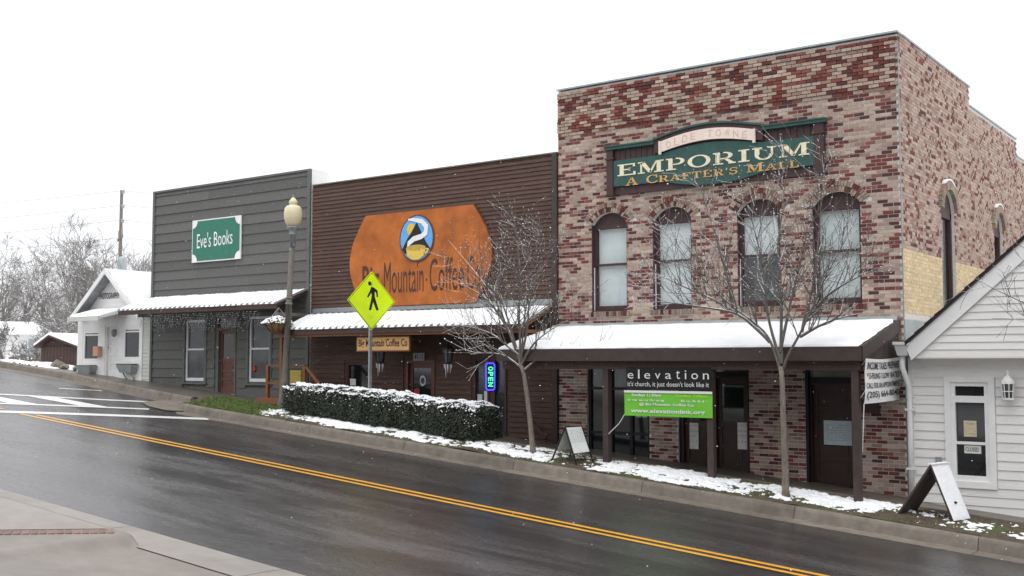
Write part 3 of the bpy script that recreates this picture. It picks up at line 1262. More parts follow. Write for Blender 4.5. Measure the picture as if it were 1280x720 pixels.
# ================================================================== BRICK EMPORIUM
BX0, BX1 = -14.5, -6.52
BTOP = 6.42
bz0 = -2.9
brk = thing('brick_building', 'two-storey red and tan brick building with four arched upper windows', 'building', (-10.5, YF, zA(-10.5)))
W4 = [(-13.58, -12.64), (-11.98, -11.02), (-9.95, -8.99), (-8.30, -7.31)]
WZ0, WZS, WZA = 1.16, 3.16, 3.43
GF = [(-13.72, -12.1, -2.7, .02), (-11.4, -9.73, -2.7, .02), (-8.52, -7.5, -2.9, .02)]      # ground-floor openings
REDS = [(.17, .05, .042), (.145, .045, .039), (.195, .062, .05), (.12, .042, .038), (.095, .042, .043), (.215, .085, .065)]
TANS = [(.41, .31, .25), (.375, .28, .225), (.44, .345, .28), (.33, .24, .195), (.41, .325, .265), (.385, .295, .23), (.29, .19, .15)]


def arch_geo(xa, xb, zs, za):
    w = (xb - xa) / 2
    h = za - zs
    r = (w * w + h * h) / (2 * h)
    return (xa + xb) / 2, za - r, r


def arch_half(z, cz, r):
    d = r * r - (z - cz) ** 2
    return math.sqrt(d) if d > 0 else 0


# mortar backing with real openings
back = MB()
xs_ = sorted(set([BX0, BX1] + [v for w in W4 for v in w] + [v for g_ in GF for v in g_[:2]]))
WT = .26
for a, b in zip(xs_[:-1], xs_[1:]):
    mid = (a + b) / 2
    zz = [(bz0, BTOP)]
    for g_ in GF:
        if g_[0] < mid < g_[1]:
            zz = cut(zz, g_[2], g_[3])
    win = [w for w in W4 if w[0] < mid < w[1]]
    if win:
        zz = cut(zz, WZ0, WZA + .5)
        cx, cz, r = arch_geo(*win[0], WZS, WZA)
        n = 14
        for i in range(n):
            x0, x1 = a + (b - a) * i / n, a + (b - a) * (i + 1) / n

            def za_(x):
                return cz + math.sqrt(max(0, r * r - (x - cx) ** 2))
            back.hexa([(x0, YF, za_(x0)), (x1, YF, za_(x1)), (x1, YF + WT, za_(x1)), (x0, YF + WT, za_(x0))],
                      [(x0, YF, WZA + .5), (x1, YF, WZA + .5), (x1, YF + WT, WZA + .5), (x0, YF + WT, WZA + .5)])
    for c, d in zz:
        back.box(a, b, YF, YF + WT, c, d)
front = back.build('front_wall', 'mortar', brk)

CH, BL = .0742, .212
bricks = []          # (centre, half sizes, axis 'x'/'y', colour)
br = random.Random(21)


def redness(u, z, base):
    return base + .14 * noise.noise((u * 2.2, z * 9.0, 3)) + .06 * noise.noise((u * .5, z * .8, 8))


proud = .009
z = bz0
i = 0
while z + CH <= BTOP + .02:
    zc = z + CH / 2
    segs = [(BX0 + .002, BX1 - .002)]
    for g_ in GF:
        if g_[2] < zc < g_[3]:
            segs = cut(segs, g_[0], g_[1])
    for w in W4:
        if WZ0 - .12 < zc < WZS:
            segs = cut(segs, w[0] - (.06 if zc < WZ0 else 0), w[1] + (.06 if zc < WZ0 else 0))
        if WZS <= zc < WZA + .24:
            cx, cz, r = arch_geo(*w, WZS, WZA)
            hw = arch_half(zc, cz, r + .225)
            hw = max(hw, 0)
            if zc - cz < (WZS - cz):
                hw = max(hw, (w[1] - w[0]) / 2)
            segs = cut(segs, cx - hw, cx + hw)
    # corbelled band below the parapet
    ext_ = 0
    if zc > 5.30:
        ext_ = .02
    if zc > 5.44:
        ext_ = .045
    if zc > 5.74:
        ext_ = .03
    if zc > 6.2:
        ext_ = .05
    base = .39 if zc < 5.3 else .44
    for a, b in segs:
        k0 = math.floor((a - BX0 + (BL / 2 if i % 2 else 0)) / BL)
        x = BX0 - (BL / 2 if i % 2 else 0) + k0 * BL
        while x < b:
            p, q_ = max(x, a), min(x + BL - .0135, b)
            if q_ - p > .03:
                col = br.choice(REDS) if br.random() < redness(x, zc, base) else br.choice(TANS)
                kk = br.uniform(.86, 1.12)
                bricks.append((p, q_, z, z + CH - .0135, ext_ + proud + br.uniform(-.002, .003), tuple(c * kk for c in col)))
            x += BL
    z += CH
    i += 1
# the 300 bricks that show largest, one by one; the rest as one mass
def bdist(b):
    c = Vector(((b[0] + b[1]) / 2, YF, (b[2] + b[3]) / 2))
    hidden = c.z < .95 and (c.x < -7.45 or c.z > -.35)
    return c.length + (50 if hidden else 0) + (50 if b[1] - b[0] < .19 else 0)


bricks.sort(key=bdist)
unit = {}
mass = MB()
for n_, b in enumerate(bricks):
    if n_ < 300:
        ci = tuple(round(c, 2) for c in b[5])
        # share meshes between bricks of one tone
        key = (int(b[5][0] * 14), b[5][0] > .3)
        if key not in unit:
            u_ = MB()
            u_.hexa([(-.5, -1, -.5), (.5, -1, -.5), (.5, 0, -.5), (-.5, 0, -.5)], [(-.5, -1, .5), (.5, -1, .5), (.5, 0, .5), (-.5, 0, .5)], b[5])
            unit[key] = u_.mesh('brick', 'brick')
        o = bpy.data.objects.new('brick', unit[key])
        link(o, front, ((b[0] + b[1]) / 2, YF, (b[2] + b[3]) / 2))
        o.scale = (b[1] - b[0], b[4], b[3] - b[2])
    else:
        mass.box(b[0], b[1], YF - b[4], YF, b[2], b[3], b[5])
mass.build('brickwork', 'brick', front, kind='stuff')

# arches, sills and windows upstairs
for w in W4:
    cx, cz, r = arch_geo(*w, WZS, WZA)
    am = MB()
    a1 = math.acos(min(1.0, ((w[1] - w[0]) / 2) / r))
    for ring, (ra, rb) in enumerate(((r + .004, r + .105), (r + .115, r + .22))):
        n = int((math.pi - 2 * a1) * (ra + rb) / 2 / .062)
        for k in range(n):
            t0 = a1 + (math.pi - 2 * a1) * (k + .08) / n
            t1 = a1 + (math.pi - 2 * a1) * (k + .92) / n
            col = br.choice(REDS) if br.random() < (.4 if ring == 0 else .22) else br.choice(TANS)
            kk = br.uniform(.65, .95)
            pts = [(cx + rr_ * math.cos(t), cz + rr_ * math.sin(t)) for rr_, t in ((ra, t0), (rb, t0), (rb, t1), (ra, t1))]
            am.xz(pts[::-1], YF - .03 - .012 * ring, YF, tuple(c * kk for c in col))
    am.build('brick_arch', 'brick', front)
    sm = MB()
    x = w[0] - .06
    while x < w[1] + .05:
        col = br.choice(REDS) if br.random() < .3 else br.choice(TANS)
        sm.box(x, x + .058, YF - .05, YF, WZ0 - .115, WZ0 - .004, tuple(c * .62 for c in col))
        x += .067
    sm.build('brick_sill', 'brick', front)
    # timber frame with arched head
    fm = MB()
    y0, y1 = YF + .1, YF + .22
    fw = .07
    fm.box(w[0], w[0] + fw, y0, y1, WZ0, WZS)
    fm.box(w[1] - fw, w[1], y0, y1, WZ0, WZS)
    fm.box(w[0] + fw, w[1] - fw, y0, y1, WZ0, WZ0 + .13)
    fm.box(w[0] + fw, w[1] - fw, y0, y1, WZS - .09, WZS)
    n = 14
    head = [(w[0], WZS)] + [(w[1], WZS)] + [(cx + r * math.cos(a1 + (math.pi - 2 * a1) * k / n), cz + r * math.sin(a1 + (math.pi - 2 * a1) * k / n)) for k in range(1, n)]
    fm.xz(head, y0 + .02, y1)
    fo = fm.build('window', 'maroon', brk)
    # dark timber lining of the reveal
    lm = MB()
    lm.box(w[0] - .0, w[0] + .015, YF + .002, y0, WZ0, WZS)
    lm.box(w[1] - .015, w[1], YF + .002, y0, WZ0, WZS)
    lm.box(w[0] + .015, w[1] - .015, YF + .002, y0, WZ0, WZ0 + .02)
    lm.build('reveal_lining', 'maroon', fo)
    zm = 2.24
    MB().box(w[0] + fw, w[1] - fw, y0 + .02, y1 - .01, zm - .025, zm + .025).build('meeting_rail', 'maroon', fo)
    MB().box(w[0] + fw, w[1] - fw, y0 + .05, y0 + .056, zm + .025, WZS - .09).build('pane', 'glass', fo)
    MB().box(w[0] + fw, w[1] - fw, y0 + .035, y0 + .041, WZ0 + .13, zm - .025).build('pane', 'glass', fo)
    if w is W4[2]:
        MB().box(w[0] + fw, w[1] - .14, y1 + .01, y1 + .02, zm - .03, WZS).build('blind', 'blind', fo)
        MB().box(w[0] + fw, w[1] - fw, y1 + .16, y1 + .17, WZ0, WZS).build('curtain', 'glass_dim', fo)
    else:
        MB().box(w[0] + .02, w[1] - .02, y1 + .01, y1 + .02, WZ0, WZS).build('blind', 'blind', fo)
    MB().tube([(w[0] + .03, y0 - .03, WZ0 + .03), (w[0] + .03, y0 - .03, zm - .06)], .012, 6).build('screen_track', 'white_trim_cool', fo)

# side wall, stepped parapet, lower part painted
steps = [(YF + WT, 27.0, 6.44), (27.0, 31.8, 5.99), (31.8, 38.0, 5.53)]
swm = MB()
SW = [(24.35, 25.42, .4, 3.28, 3.75), (29.05, 29.95, .9, 3.3, 3.75)]     # arched side windows (y0,y1,z0,spring,apex)
for a, b, zt in steps:
    cuts = sorted(set([a, b] + [v for s_ in SW for v in s_[:2] if a < v < b]))
    for c, d in zip(cuts[:-1], cuts[1:]):
        mid = (c + d) / 2
        hz = [s_ for s_ in SW if s_[0] < mid < s_[1]]
        if hz:
            s_ = hz[0]
            swm.box(BX1 - .25, BX1, c, d, bz0, s_[2])
            cy, cz, r = arch_geo(s_[0], s_[1], s_[3], s_[4])
            n = 12
            for k in range(n):
                p, q_ = c + (d - c) * k / n, c + (d - c) * (k + 1) / n
                zp, zq = [cz + math.sqrt(max(0, r * r - (v - cy) ** 2)) for v in (p, q_)]
                swm.hexa([(BX1 - .25, p, zp), (BX1, p, zp), (BX1, q_, zq), (BX1 - .25, q_, zq)], [(BX1 - .25, p, zt), (BX1, p, zt), (BX1, q_, zt), (BX1 - .25, q_, zt)])
        else:
            swm.box(BX1 - .25, BX1, c, d, bz0, zt)
sidew = swm.build('side_wall', 'mortar', brk)
sm = MB()
z = -.6
i = 0
while z < 6.5:
    zc = z + CH / 2
    y = YF + .012 - (BL / 2 if i % 2 else 0)
    while y < 36:
        ya, yb = max(y, YF + .004), y + BL - .009
        y += BL
        zt = [s_[2] for s_ in steps if s_[0] - .3 <= (ya + yb) / 2 < s_[1]]
        if not zt or zc + CH / 2 > zt[0] + .01:
            continue
        seg = [(ya, yb)]
        for s_ in SW:
            if s_[2] < zc < s_[3]:
                seg = cut(seg, s_[0], s_[1])
            elif s_[3] <= zc < s_[4] + .2:
                cy, cz, r = arch_geo(s_[0], s_[1], s_[3], s_[4])
                hw = arch_half(zc, cz, r + .2)
                seg = cut(seg, cy - hw, cy + hw)
        for a, b in seg:
            if b - a < .03:
                continue
            if zc < .95:
                continue
            if zc < 2.19:
                col = (.62, .49, .3)
                kk = br.uniform(.84, 1.1)
            else:
                dark = br.random() < .25 + .12 * noise.noise((a * 1.1, zc * 2, 5))
                col = br.choice(REDS) if dark else br.choice(TANS)
                kk = br.uniform(.9, 1.08)
                if not dark:
                    col = (col[0] * .98, col[1] * .96, col[2] * .98)
                # reds read as short headers on this wall
                if dark and b - a > .15 and br.random() < .7:
                    h_ = (a + b) / 2
                    sm.box(BX1, BX1 + proud, h_ + .004, b, z, z + CH - .009, tuple(c * .97 for c in br.choice(TANS)))
                    b = h_ - .004
            sm.box(BX1, BX1 + (proud if zc > 2.19 else .006) + br.uniform(-.001, .002), a, b, z, z + CH - .009, tuple(c * kk for c in col))
    z += CH
    i += 1
sm.build('side_brickwork', 'brick', sidew, kind='stuff')
# flashing and cement render where the neighbour's roof meets the wall
fl = MB()
fl.box(BX1 - .001, BX1 + .02, YF + .01, 23.35, -.7, .83)
fl.box(BX1 - .001, BX1 + .02, 23.35, 36, -.7, .95)
fl.build('cement_render', 'lead_flashing', sidew)
for s_ in SW:
    cy, cz, r = arch_geo(s_[0], s_[1], s_[3], s_[4])
    a1 = math.acos(min(1.0, ((s_[1] - s_[0]) / 2) / r))
    am = MB()
    n = 17
    for k in range(n):
        t0 = a1 + (math.pi - 2 * a1) * (k + .06) / n
        t1 = a1 + (math.pi - 2 * a1) * (k + .94) / n
        pts = [(cy + rr_ * math.cos(t), cz + rr_ * math.sin(t)) for rr_, t in ((r, t0), (r + .2, t0), (r + .2, t1), (r, t1))]
        col = tuple(c * br.uniform(.6, .85) for c in br.choice(TANS))
        am.ext(pts, (BX1, 0, 0), (0, 1, 0), (0, 0, 1), (.085, 0, 0), col)
    am.build('brick_arch', 'brick', sidew)
    sn_ = MB()
    pts = [(cy + (r + .2) * math.cos(t), cz + (r + .2) * math.sin(t) - .005) for t in [R(58 + 64 * k / 8) for k in range(9)]]
    pts += [(cy + (r + .235) * math.cos(t), cz + (r + .235) * math.sin(t) - .005) for t in [R(118 - 56 * k / 8) for k in range(9)]]
    sn_.ext(pts, (BX1, 0, 0), (0, 1, 0), (0, 0, 1), (.085, 0, 0))
    sn_.build('arch_snow', 'snow', sidew)
    fm = MB()
    fm.box(BX1 - .16, BX1 - .06, s_[0], s_[0] + .1, s_[2], s_[3])
    fm.box(BX1 - .16, BX1 - .06, s_[1] - .1, s_[1], s_[2], s_[3])
    fm.box(BX1 - .16, BX1 - .06, s_[0] + .1, s_[1] - .1, s_[2], s_[2] + .1)
    n = 12
    head = [(s_[0], s_[3] - .14), (s_[1], s_[3] - .14)] + [(cy + r * math.cos(a1 + (math.pi - 2 * a1) * k / n), cz + r * math.sin(a1 + (math.pi - 2 * a1) * k / n)) for k in range(n + 1)]
    fm.ext(head, (BX1 - .16, 0, 0), (0, 1, 0), (0, 0, 1), (.1, 0, 0))
    fo = fm.build('window', 'maroon', brk)
    MB().box(BX1 - .13, BX1 - .12, s_[0] + .1, s_[1] - .1, s_[2] + .1, s_[3] - .14).build('pane', 'glass_dark', fo)
    MB().box(BX1 - .15, BX1 - .02, s_[0] + .0, s_[0] + .05, s_[2], s_[3] - .1).build('storm_track', 'white_trim_cool', fo)

# other walls, roof, coping
m = MB()
m.box(BX0, BX0 + .25, YF + WT, 38, bz0, 5.9)
m.box(BX0 + .25, BX1 - .25, 37.75, 38, bz0, 5.5)
m.build('rear_walls', 'mortar', brk)
m = MB().box(BX0 + .25, BX1 - .25, YF + WT, 37.75, 5.1, 5.2)
m.build('flat_roof', 'snow', brk)
cp = MB()
cp.box(BX0 - .01, BX1 + .03, YF - .075, YF + WT + .02, BTOP + .02, BTOP + .055)
for a, b, zt in steps:
    cp.box(BX1 - .27, BX1 + .035, a + .021, b + .03, zt + .002, zt + .04)
cp.build('coping', 'lead_flashing', brk)
# corner strip between the two faces
MB().box(BX1 - .005, BX1 + .016, YF - .012, YF + .012, .85, 6.3).build('corner_strip', 'galv', brk)

# shop front on the ground floor ------------------------------------------------
z0w = zA(-12.9) + .06
f = MB()
g_ = GF[0]
for x in (g_[0], -13.15, -12.63, g_[1] - .07):
    f.box(x, x + .07, YF + .05, YF + .15, g_[2], g_[3])
for zz in (-.62, -1.62, .0 - .05):
    f.box(g_[0] + .07, g_[1] - .07, YF + .06, YF + .14, zz, zz + .06)
so = f.build('shop_window', 'black', brk)
for a, b in ((g_[0] + .07, -13.15), (-13.08, -12.63), (-12.56, g_[1] - .07)):
    for c, d in ((-2.7, -1.62), (-1.56, -.62), (-.56, -.05)):
        MB().box(a, b, YF + .1, YF + .106, c, d).build('pane', 'glass_dark' if d < -.1 else 'glass_dim', so)
pm = MB()
for k in range(2):
    pm.box(-12.5 + k * .16, -12.37 + k * .16, YF + .085, YF + .09, -1.22, -1.02)
pm.build('notice', 'paper_blue', so)
# doors in the middle
fr = MB()
g_ = GF[1]
for x in (g_[0], -10.62, g_[1] - .06):
    fr.box(x, x + .06, YF + .06, YF + .18, g_[2], g_[3])
fr.box(g_[0] + .06, g_[1] - .06, YF + .06, YF + .18, -.3, -.2)
fr.build('door_frame', 'black', brk)
MB().box(g_[0] + .06, -10.62, YF + .12, YF + .126, -.2, g_[3]).build('transom_pane', 'glass_sky_grey', brk)
MB().box(-10.56, g_[1] - .06, YF + .12, YF + .126, -.2, g_[3]).build('transom_pane', 'glass_sky_grey', brk)
for a, b, pa_, pb_ in ((g_[0] + .06, -10.62, 861.5, 872.5), (-10.56, g_[1] - .06, 921.5, 934)):
    zb = zA((a + b) / 2) - .05
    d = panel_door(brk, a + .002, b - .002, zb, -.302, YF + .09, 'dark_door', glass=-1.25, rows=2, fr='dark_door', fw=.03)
    x0, x1 = P(pa_, 545, YF + .12)[0], P(pb_, 545, YF + .12)[0]
    zc_ = P((pa_ + pb_) / 2, 545, YF + .12)[1]
    pp = MB().box(x0, x1, YF + .138, YF + .142, zc_ - .28, zc_ + .28).build('poster', 'paper', d)
    sc = MB()
    for k, (h, n) in enumerate(((.2, 8), (.08, 14), (-.02, 9), (-.14, 6))):
        scribble(sc, (x0 + .02, YF + .1355, zc_ + h), (x1 - x0 - .04, 0, 0), (0, 0, .05), n, br)
    sc.build('poster_print', 'ink_grey', d, kind='stuff')
# right-hand door in its deep opening
g_ = GF[2]
MB().box(g_[0] + .02, g_[1] - .02, YF + .155, YF + .16, -.3, g_[3]).build('transom_pane', 'glass_sky_grey', brk)
j = MB()
j.box(g_[0], g_[0] + .06, YF + .01, YF + .25, g_[2], g_[3])
j.box(g_[1] - .04, g_[1], YF + .01, YF + .25, g_[2], g_[3])
j.box(g_[0] + .06, g_[1] - .04, YF + .1, YF + .25, -.42, -.3)
j.build('door_frame', 'black', brk)
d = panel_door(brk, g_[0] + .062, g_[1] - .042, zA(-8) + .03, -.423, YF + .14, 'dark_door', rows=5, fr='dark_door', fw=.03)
x0, x1, za_, zb_ = rect(1029, 1064, 526, 556.5, YF + .15)
MB().box(x0, x1, YF + .185, YF + .19, za_, zb_).build('notice_board', 'paper_blue', d)
sc = MB()
for k in range(7):
    scribble(sc, (x0 + .05, YF + .1825, zb_ - .1 - k * .05), (x1 - x0 - .1, 0, 0), (0, 0, .024), 26, br)
sc.build('notice_print', 'ink_grey', d, kind='stuff')
# near-black sheet painted as interior shade, so that nothing shows behind the doors
MB().box(BX0 + .3, BX1 - .3, YF + .4, YF + .45, -2.9, 1.0).build('dark_backing', 'hedge_core', brk)
MB().box(-7.4, -7.02, YF - .06, YF - .01, -.98, -.72).build('meter_box', 'maroon', brk)

# canopy over the pavement -------------------------------------------------------
YE, ZE, ZW = 19.4, .28, .80
AX0, AX1 = -14.64, -6.62
cn = MB()
cn.hexa([(AX0, YE, ZE - .06), (AX1, YE, ZE - .06), (AX1, YF - .08, ZW - .06), (AX0, YF - .08, ZW - .06)], [(AX0, YE, ZE), (AX1, YE, ZE), (AX1, YF - .08, ZW), (AX0, YF - .08, ZW)])
can = cn.build('canopy_roof', 'dark_roof', brk)
run_snow(can, (AX0, YE - .02, ZE), (AX1 - .02, YE - .02, ZE), (AX1 - .02, YF - .1, ZW), (AX0, YF - .1, ZW), t=.045, seed=4, nx=150, ny_=84, ragged=.03, course=14)
MB().hexa([(AX0, YF - .14, ZW + .005), (AX1, YF - .14, ZW + .005), (AX1, YF - .025, ZW + .02), (AX0, YF - .025, ZW + .02)],
          [(AX0, YF - .14, ZW + .02), (AX1, YF - .14, ZW + .02), (AX1, YF - .025, ZW + .1), (AX0, YF - .025, ZW + .1)]).build('flashing', 'lead_flashing', brk)
MB().box(AX0, AX1 + .02, YE - .05, YE - .004, ZE - .25, ZE + .005).build('fascia', 'brown_paint', brk)
MB().box(AX0 + .05, AX1 - .05, YE + .12, YE + .26, ZE - .42, ZE - .2).build('beam', 'dark_wood', brk)
MB().hexa([(AX1 + .0, YE, ZE - .25), (AX1 + .045, YE, ZE - .25), (AX1 + .045, YF - .02, ZW - .2), (AX1, YF - .02, ZW - .2)],
          [(AX1, YE, ZE + .01), (AX1 + .045, YE, ZE + .01), (AX1 + .045, YF - .02, ZW + .03), (AX1, YF - .02, ZW + .03)]).build('rake_board', 'brown_paint', brk)
n = 15
for k in range(n):
    ya, yb = YE + .02 + (YF - .04 - YE - .02) * k / n, YE + .02 + (YF - .04 - YE - .02) * (k + 1) / n - .008
    t = lambda y: ZE + (ZW - ZE) * (y - YE) / (YF - YE) - .06
    MB().hexa([(AX1 - .03, ya, ZE - .26), (AX1 - .004, ya, ZE - .26), (AX1 - .004, yb, ZE - .26), (AX1 - .03, yb, ZE - .26)],
              [(AX1 - .03, ya, t(ya)), (AX1 - .004, ya, t(ya)), (AX1 - .004, yb, t(yb)), (AX1 - .03, yb, t(yb))]).build('end_board', 'brown_paint', brk)
for k in range(9):
    x = AX0 + .4 + k * .9
    MB().bar((x, YE + .02, ZE - .13), (x, YF - .02, ZW - .13), .05, .12).build('rafter', 'dark_wood', brk)
for px, bx in ((759, None), (889.5, None), (1072, -6.78)):
    x = P(px, 520, 19.6)[0] if bx is None else bx
    MB().box(x - .065, x + .065, 19.53, 19.66, zA(x) - .05, ZE - .25).build('post', 'brown_paint', brk)

# EMPORIUM sign -------------------------------------------------------------------
em = thing('shop_sign', 'green EMPORIUM sign with cream scroll above the arched brick windows', 'sign', (-10.5, YF, 3.8))
SX0, SX1, SZ0, SZ1 = -13.08, -7.98, 3.80, 4.89
yb = YF - .06
MB().box(SX0 + .1, SX1 - .1, yb - .015, yb + .035, SZ0, SZ1 - .06).build('backing', 'maroon', em)
for a, b in ((SX0, SX0 + .17), (SX1 - .2, SX1)):
    bevel(MB().box(a, b, yb - .1, yb + .04, SZ0 - .02, SZ1 - .0).build('end_post', 'maroon', em), .01)
    MB().box(a - .03, b + .03, yb - .125, yb + .04, SZ1 - .28, SZ1 - .24).build('post_cap', 'maroon', em)
# planks of the upper backing
for k in range(34):
    x = SX0 + .19 + k * .14
    if x + .13 > SX1 - .2:
        break
    MB().box(x, x + .128, yb - .03, yb - .016, SZ1 - .34, SZ1 - .07).build('backing_plank', 'maroon', em)
AXL, AXR = P(822, 180, YF)[0], P(957, 165, YF)[0]
for a, b in ((SX0 - .03, AXL), (AXR, SX1 + .04)):
    m = MB().box(a, b, yb - .14, yb + .04, SZ1 - .06, SZ1)
    m.box(a, b, yb - .165, yb + .04, SZ1 + .001, SZ1 + .03)
    m.build('crown_moulding', 'emporium_green', em)
gx0, gx1 = SX0 + .17, SX1 - .2
gz1, gz0 = 4.58, 3.98
cxm = (AXL + AXR) / 2
poly = [(gx0, gz1), (gx0, gz0)]
bl, brr = cxm - 1.05, cxm + 1.35
poly += [(bl, gz0)] + [(bl + (brr - bl) * k / 12, gz0 - .17 * math.sin(math.pi * k / 12) ** .8) for k in range(1, 12)] + [(brr, gz0)]
poly += [(gx1, gz0), (gx1, gz1)]
poly += [(AXR + (AXL - AXR) * k / 12, gz1 + .15 * math.sin(math.pi * k / 12)) for k in range(0, 13)]
bevel(MB().xz(poly, yb - .075, yb - .035).build('sign_board', 'emporium_green', em), .008)


def archz(t, base, rise):
    return base + rise * math.sin(math.pi * t)


arc = MB()
zt, zbm = SZ1 + .02, 4.62
top = [(AXL + (AXR - AXL) * k / 16, archz(k / 16, zt, .2)) for k in range(17)]
bot = [(AXL + (AXR - AXL) * k / 16, archz(k / 16, zbm, .14)) for k in range(17)]
arc.xz(top[::-1] + bot, yb - .1, yb + .04)
arc.build('arch_panel', 'maroon', em)
cap = MB()
top2 = [(AXL - .03 + (AXR - AXL + .06) * k / 16, archz(k / 16, zt + .045, .2)) for k in range(17)]
top1 = [(AXL - .03 + (AXR - AXL + .06) * k / 16, archz(k / 16, zt + .001, .2)) for k in range(17)]
cap.xz(top2[::-1] + top1, yb - .14, yb + .04)
cap.build('arch_moulding', 'emporium_green', em)
sa, sb = AXL + .17, AXR - .19
scr = MB()
st = [(sa + (sb - sa) * k / 16, archz(.08 + .84 * k / 16, SZ1 - .07, .2)) for k in range(17)]
sbm = [(sa + (sb - sa) * k / 16, archz(.08 + .84 * k / 16, SZ1 - .31, .2)) for k in range(17)]
scr.xz(st[::-1] + sbm, yb - .125, yb - .101)
so_ = scr.build('scroll', 'scroll_cream', em)
for x, s_ in ((sa, -1), (sb, 1)):
    m = MB()
    z_ = SZ1 - .02
    m.tube([(x + s_ * .01, yb - .13, z_ - .29), (x + s_ * .01, yb - .13, z_ + .0)], .035, 10)
    m.build('scroll_roll', 'scroll_cream', em)
lt = MB()
word = 'OLDE TOWNE'
for k, ch in enumerate(word):
    if ch == ' ':
        continue
    t = (k + .5) / len(word)
    x = sa + .1 + (sb - sa - .2) * t
    flat_text(MB(), ch, (x - .06, yb - .1275, archz(.08 + .84 * t, SZ1 - .265, .2)), (.12, 0, 0), (0, 0, .155)).build('letter', 'scroll_letter', so_)
x0, x1 = P(776, 214, YF)[0], P(1015, 180, YF)[0]
slab_text(em, 'cream', 'EMPORIUM', x0, x1, 4.21, 4.47, yb - .088, gap=.13)
x0, x1 = P(786, 224, YF)[0], P(1001.6, 200, YF)[0]
slab_text(em, 'gold', "A CRAFTER'S MALL", x0, x1, 3.975, 4.155, yb - .088, gap=.14, small=(0, 2, 12))

# banners ----------------------------------------------------------------------
bn = thing('banner', 'black fabric banner with white elevation lettering under the brick canopy', 'banner', (-10.5, 19.5, -.55))
BY = 19.5


def ripple_sheet(x0, x1, z0, z1, y, amp=.012, nx=30, nz=8, ph=0.0, skew=0.0):
    m = MB()
    for i in range(nx + 1):
        for j in range(nz + 1):
            u, v = i / nx, j / nz
            m.v.append((x0 + (x1 - x0) * u, y + amp * math.sin(u * 9 + ph) * (1 - v * .6) + amp * .6 * math.sin(v * 5 + u * 3 + ph), z0 + (z1 - z0) * v + skew * u))
    k = nz + 1
    m.f = [[i * k + j, (i + 1) * k + j, (i + 1) * k + j + 1, i * k + j + 1] for i in range(nx) for j in range(nz)]
    m.c = [None] * len(m.f)
    return m


x0, x1, za_, zb_ = rect(783, 889, 461, 488, BY)
ripple_sheet(x0, x1, za_ + .004, zb_ + .03, BY, .004).build('cloth', 'black', bn, smooth=True)
lt = MB()
word = 'elevation'
lx0, lx1 = P(785, 470, BY)[0], P(886.5, 470, BY)[0]
wd = [.8, .22, .8, .74, .8, .5, .22, .85, .74]
hh = [.62, 1, .62, .6, .62, .9, .92, .62, .62]
gp = .62
tot = sum(wd) + gp * 8
xx = lx0
for ch, w_, h_ in zip(word, wd, hh):
    flat_text(MB(), ch, (xx, BY - .016, za_ + .225), (w_ / tot * (lx1 - lx0), 0, 0), (0, 0, .185 * h_)).build('letter', 'banner_white', bn)
    xx += (w_ + gp) / tot * (lx1 - lx0)
flat_text(MB(), "it's church, it just doesn't look like it", (lx0, BY - .016, za_ + .045), (lx1 - lx0, 0, 0), (0, 0, .125)).build('lettering', 'banner_white', bn, kind='stuff')
gb = thing('banner', 'bright green banner with www.elevationlink.org hung below the black banner', 'banner', (-10.5, 19.48, -1.1))
x0, x1, za_, zb_ = rect(781, 891, 489, 521, BY)
ripple_sheet(x0, x1, za_, zb_, BY - .012, .004, skew=-.0).build('cloth', 'banner_green', gb, smooth=True)
MB().box(x0, x1, BY - .03, BY - .022, zb_ - .04, zb_ + .006).build('hem', 'banner_white', gb)
W_ = x1 - x0
lt = MB()
flat_text(lt, 'www.elevationlink.org', (x0 + .08 * W_, BY - .028, za_ + .045), (.84 * W_, 0, 0), (0, 0, .1), True)
flat_text(lt, '@ Big Mountain Coffee Co.', (x0 + .18 * W_, BY - .028, za_ + .2), (.63 * W_, 0, 0), (0, 0, .065), True)
flat_text(lt, 'Sundays 11:30am', (x0 + .09 * W_, BY - .028, za_ + .375), (.34 * W_, 0, 0), (0, 0, .075), True)
scribble(lt, (x0 + .045 * W_, BY - .028, za_ + .295), (.43 * W_, 0, 0), (0, 0, .045), 30, br)
scribble(lt, (x0 + .66 * W_, BY - .028, za_ + .295), (.28 * W_, 0, 0), (0, 0, .045), 20, br)
lt.build('lettering', 'banner_white', gb, kind='stuff')
flat_text(MB(), 'Sundays 5:00pm', (x0 + .6 * W_, BY - .028, za_ + .375), (.35 * W_, 0, 0), (0, 0, .07), True).build('lettering', 'lime', gb, kind='stuff')
m = MB().tube([(x0, BY - .01, za_ + .02), (x0 - .15, BY + .02, za_ - .17), P3(757, 546, 19.55)], .008, 5)
m.build('tie_rope', 'banner_white', gb)

tb = thing('banner', 'white INCOME TAXES PREPARED banner tied to the brown corner post of the brick canopy', 'banner', (-6.55, 20.5, -.9))
XB = -6.6
c = []
for p in ((1080, 505), (1128, 499.5), (1127, 446), (1080.5, 448)):
    yy_, zz_ = PX(p[0], p[1], XB)
    c.append(Vector((XB, yy_, zz_)))
m = MB()
nu, nv = 16, 12


def tax(u, v, off=0.0):
    p = c[0].lerp(c[1], u).lerp(c[3].lerp(c[2], u), v)
    w = .02 * math.sin(u * 5 + v * 2) + .012 * math.sin(v * 7 + u * 4)
    sag = -.03 * math.sin(math.pi * u) * v
    return p + Vector((w + off, 0, sag))


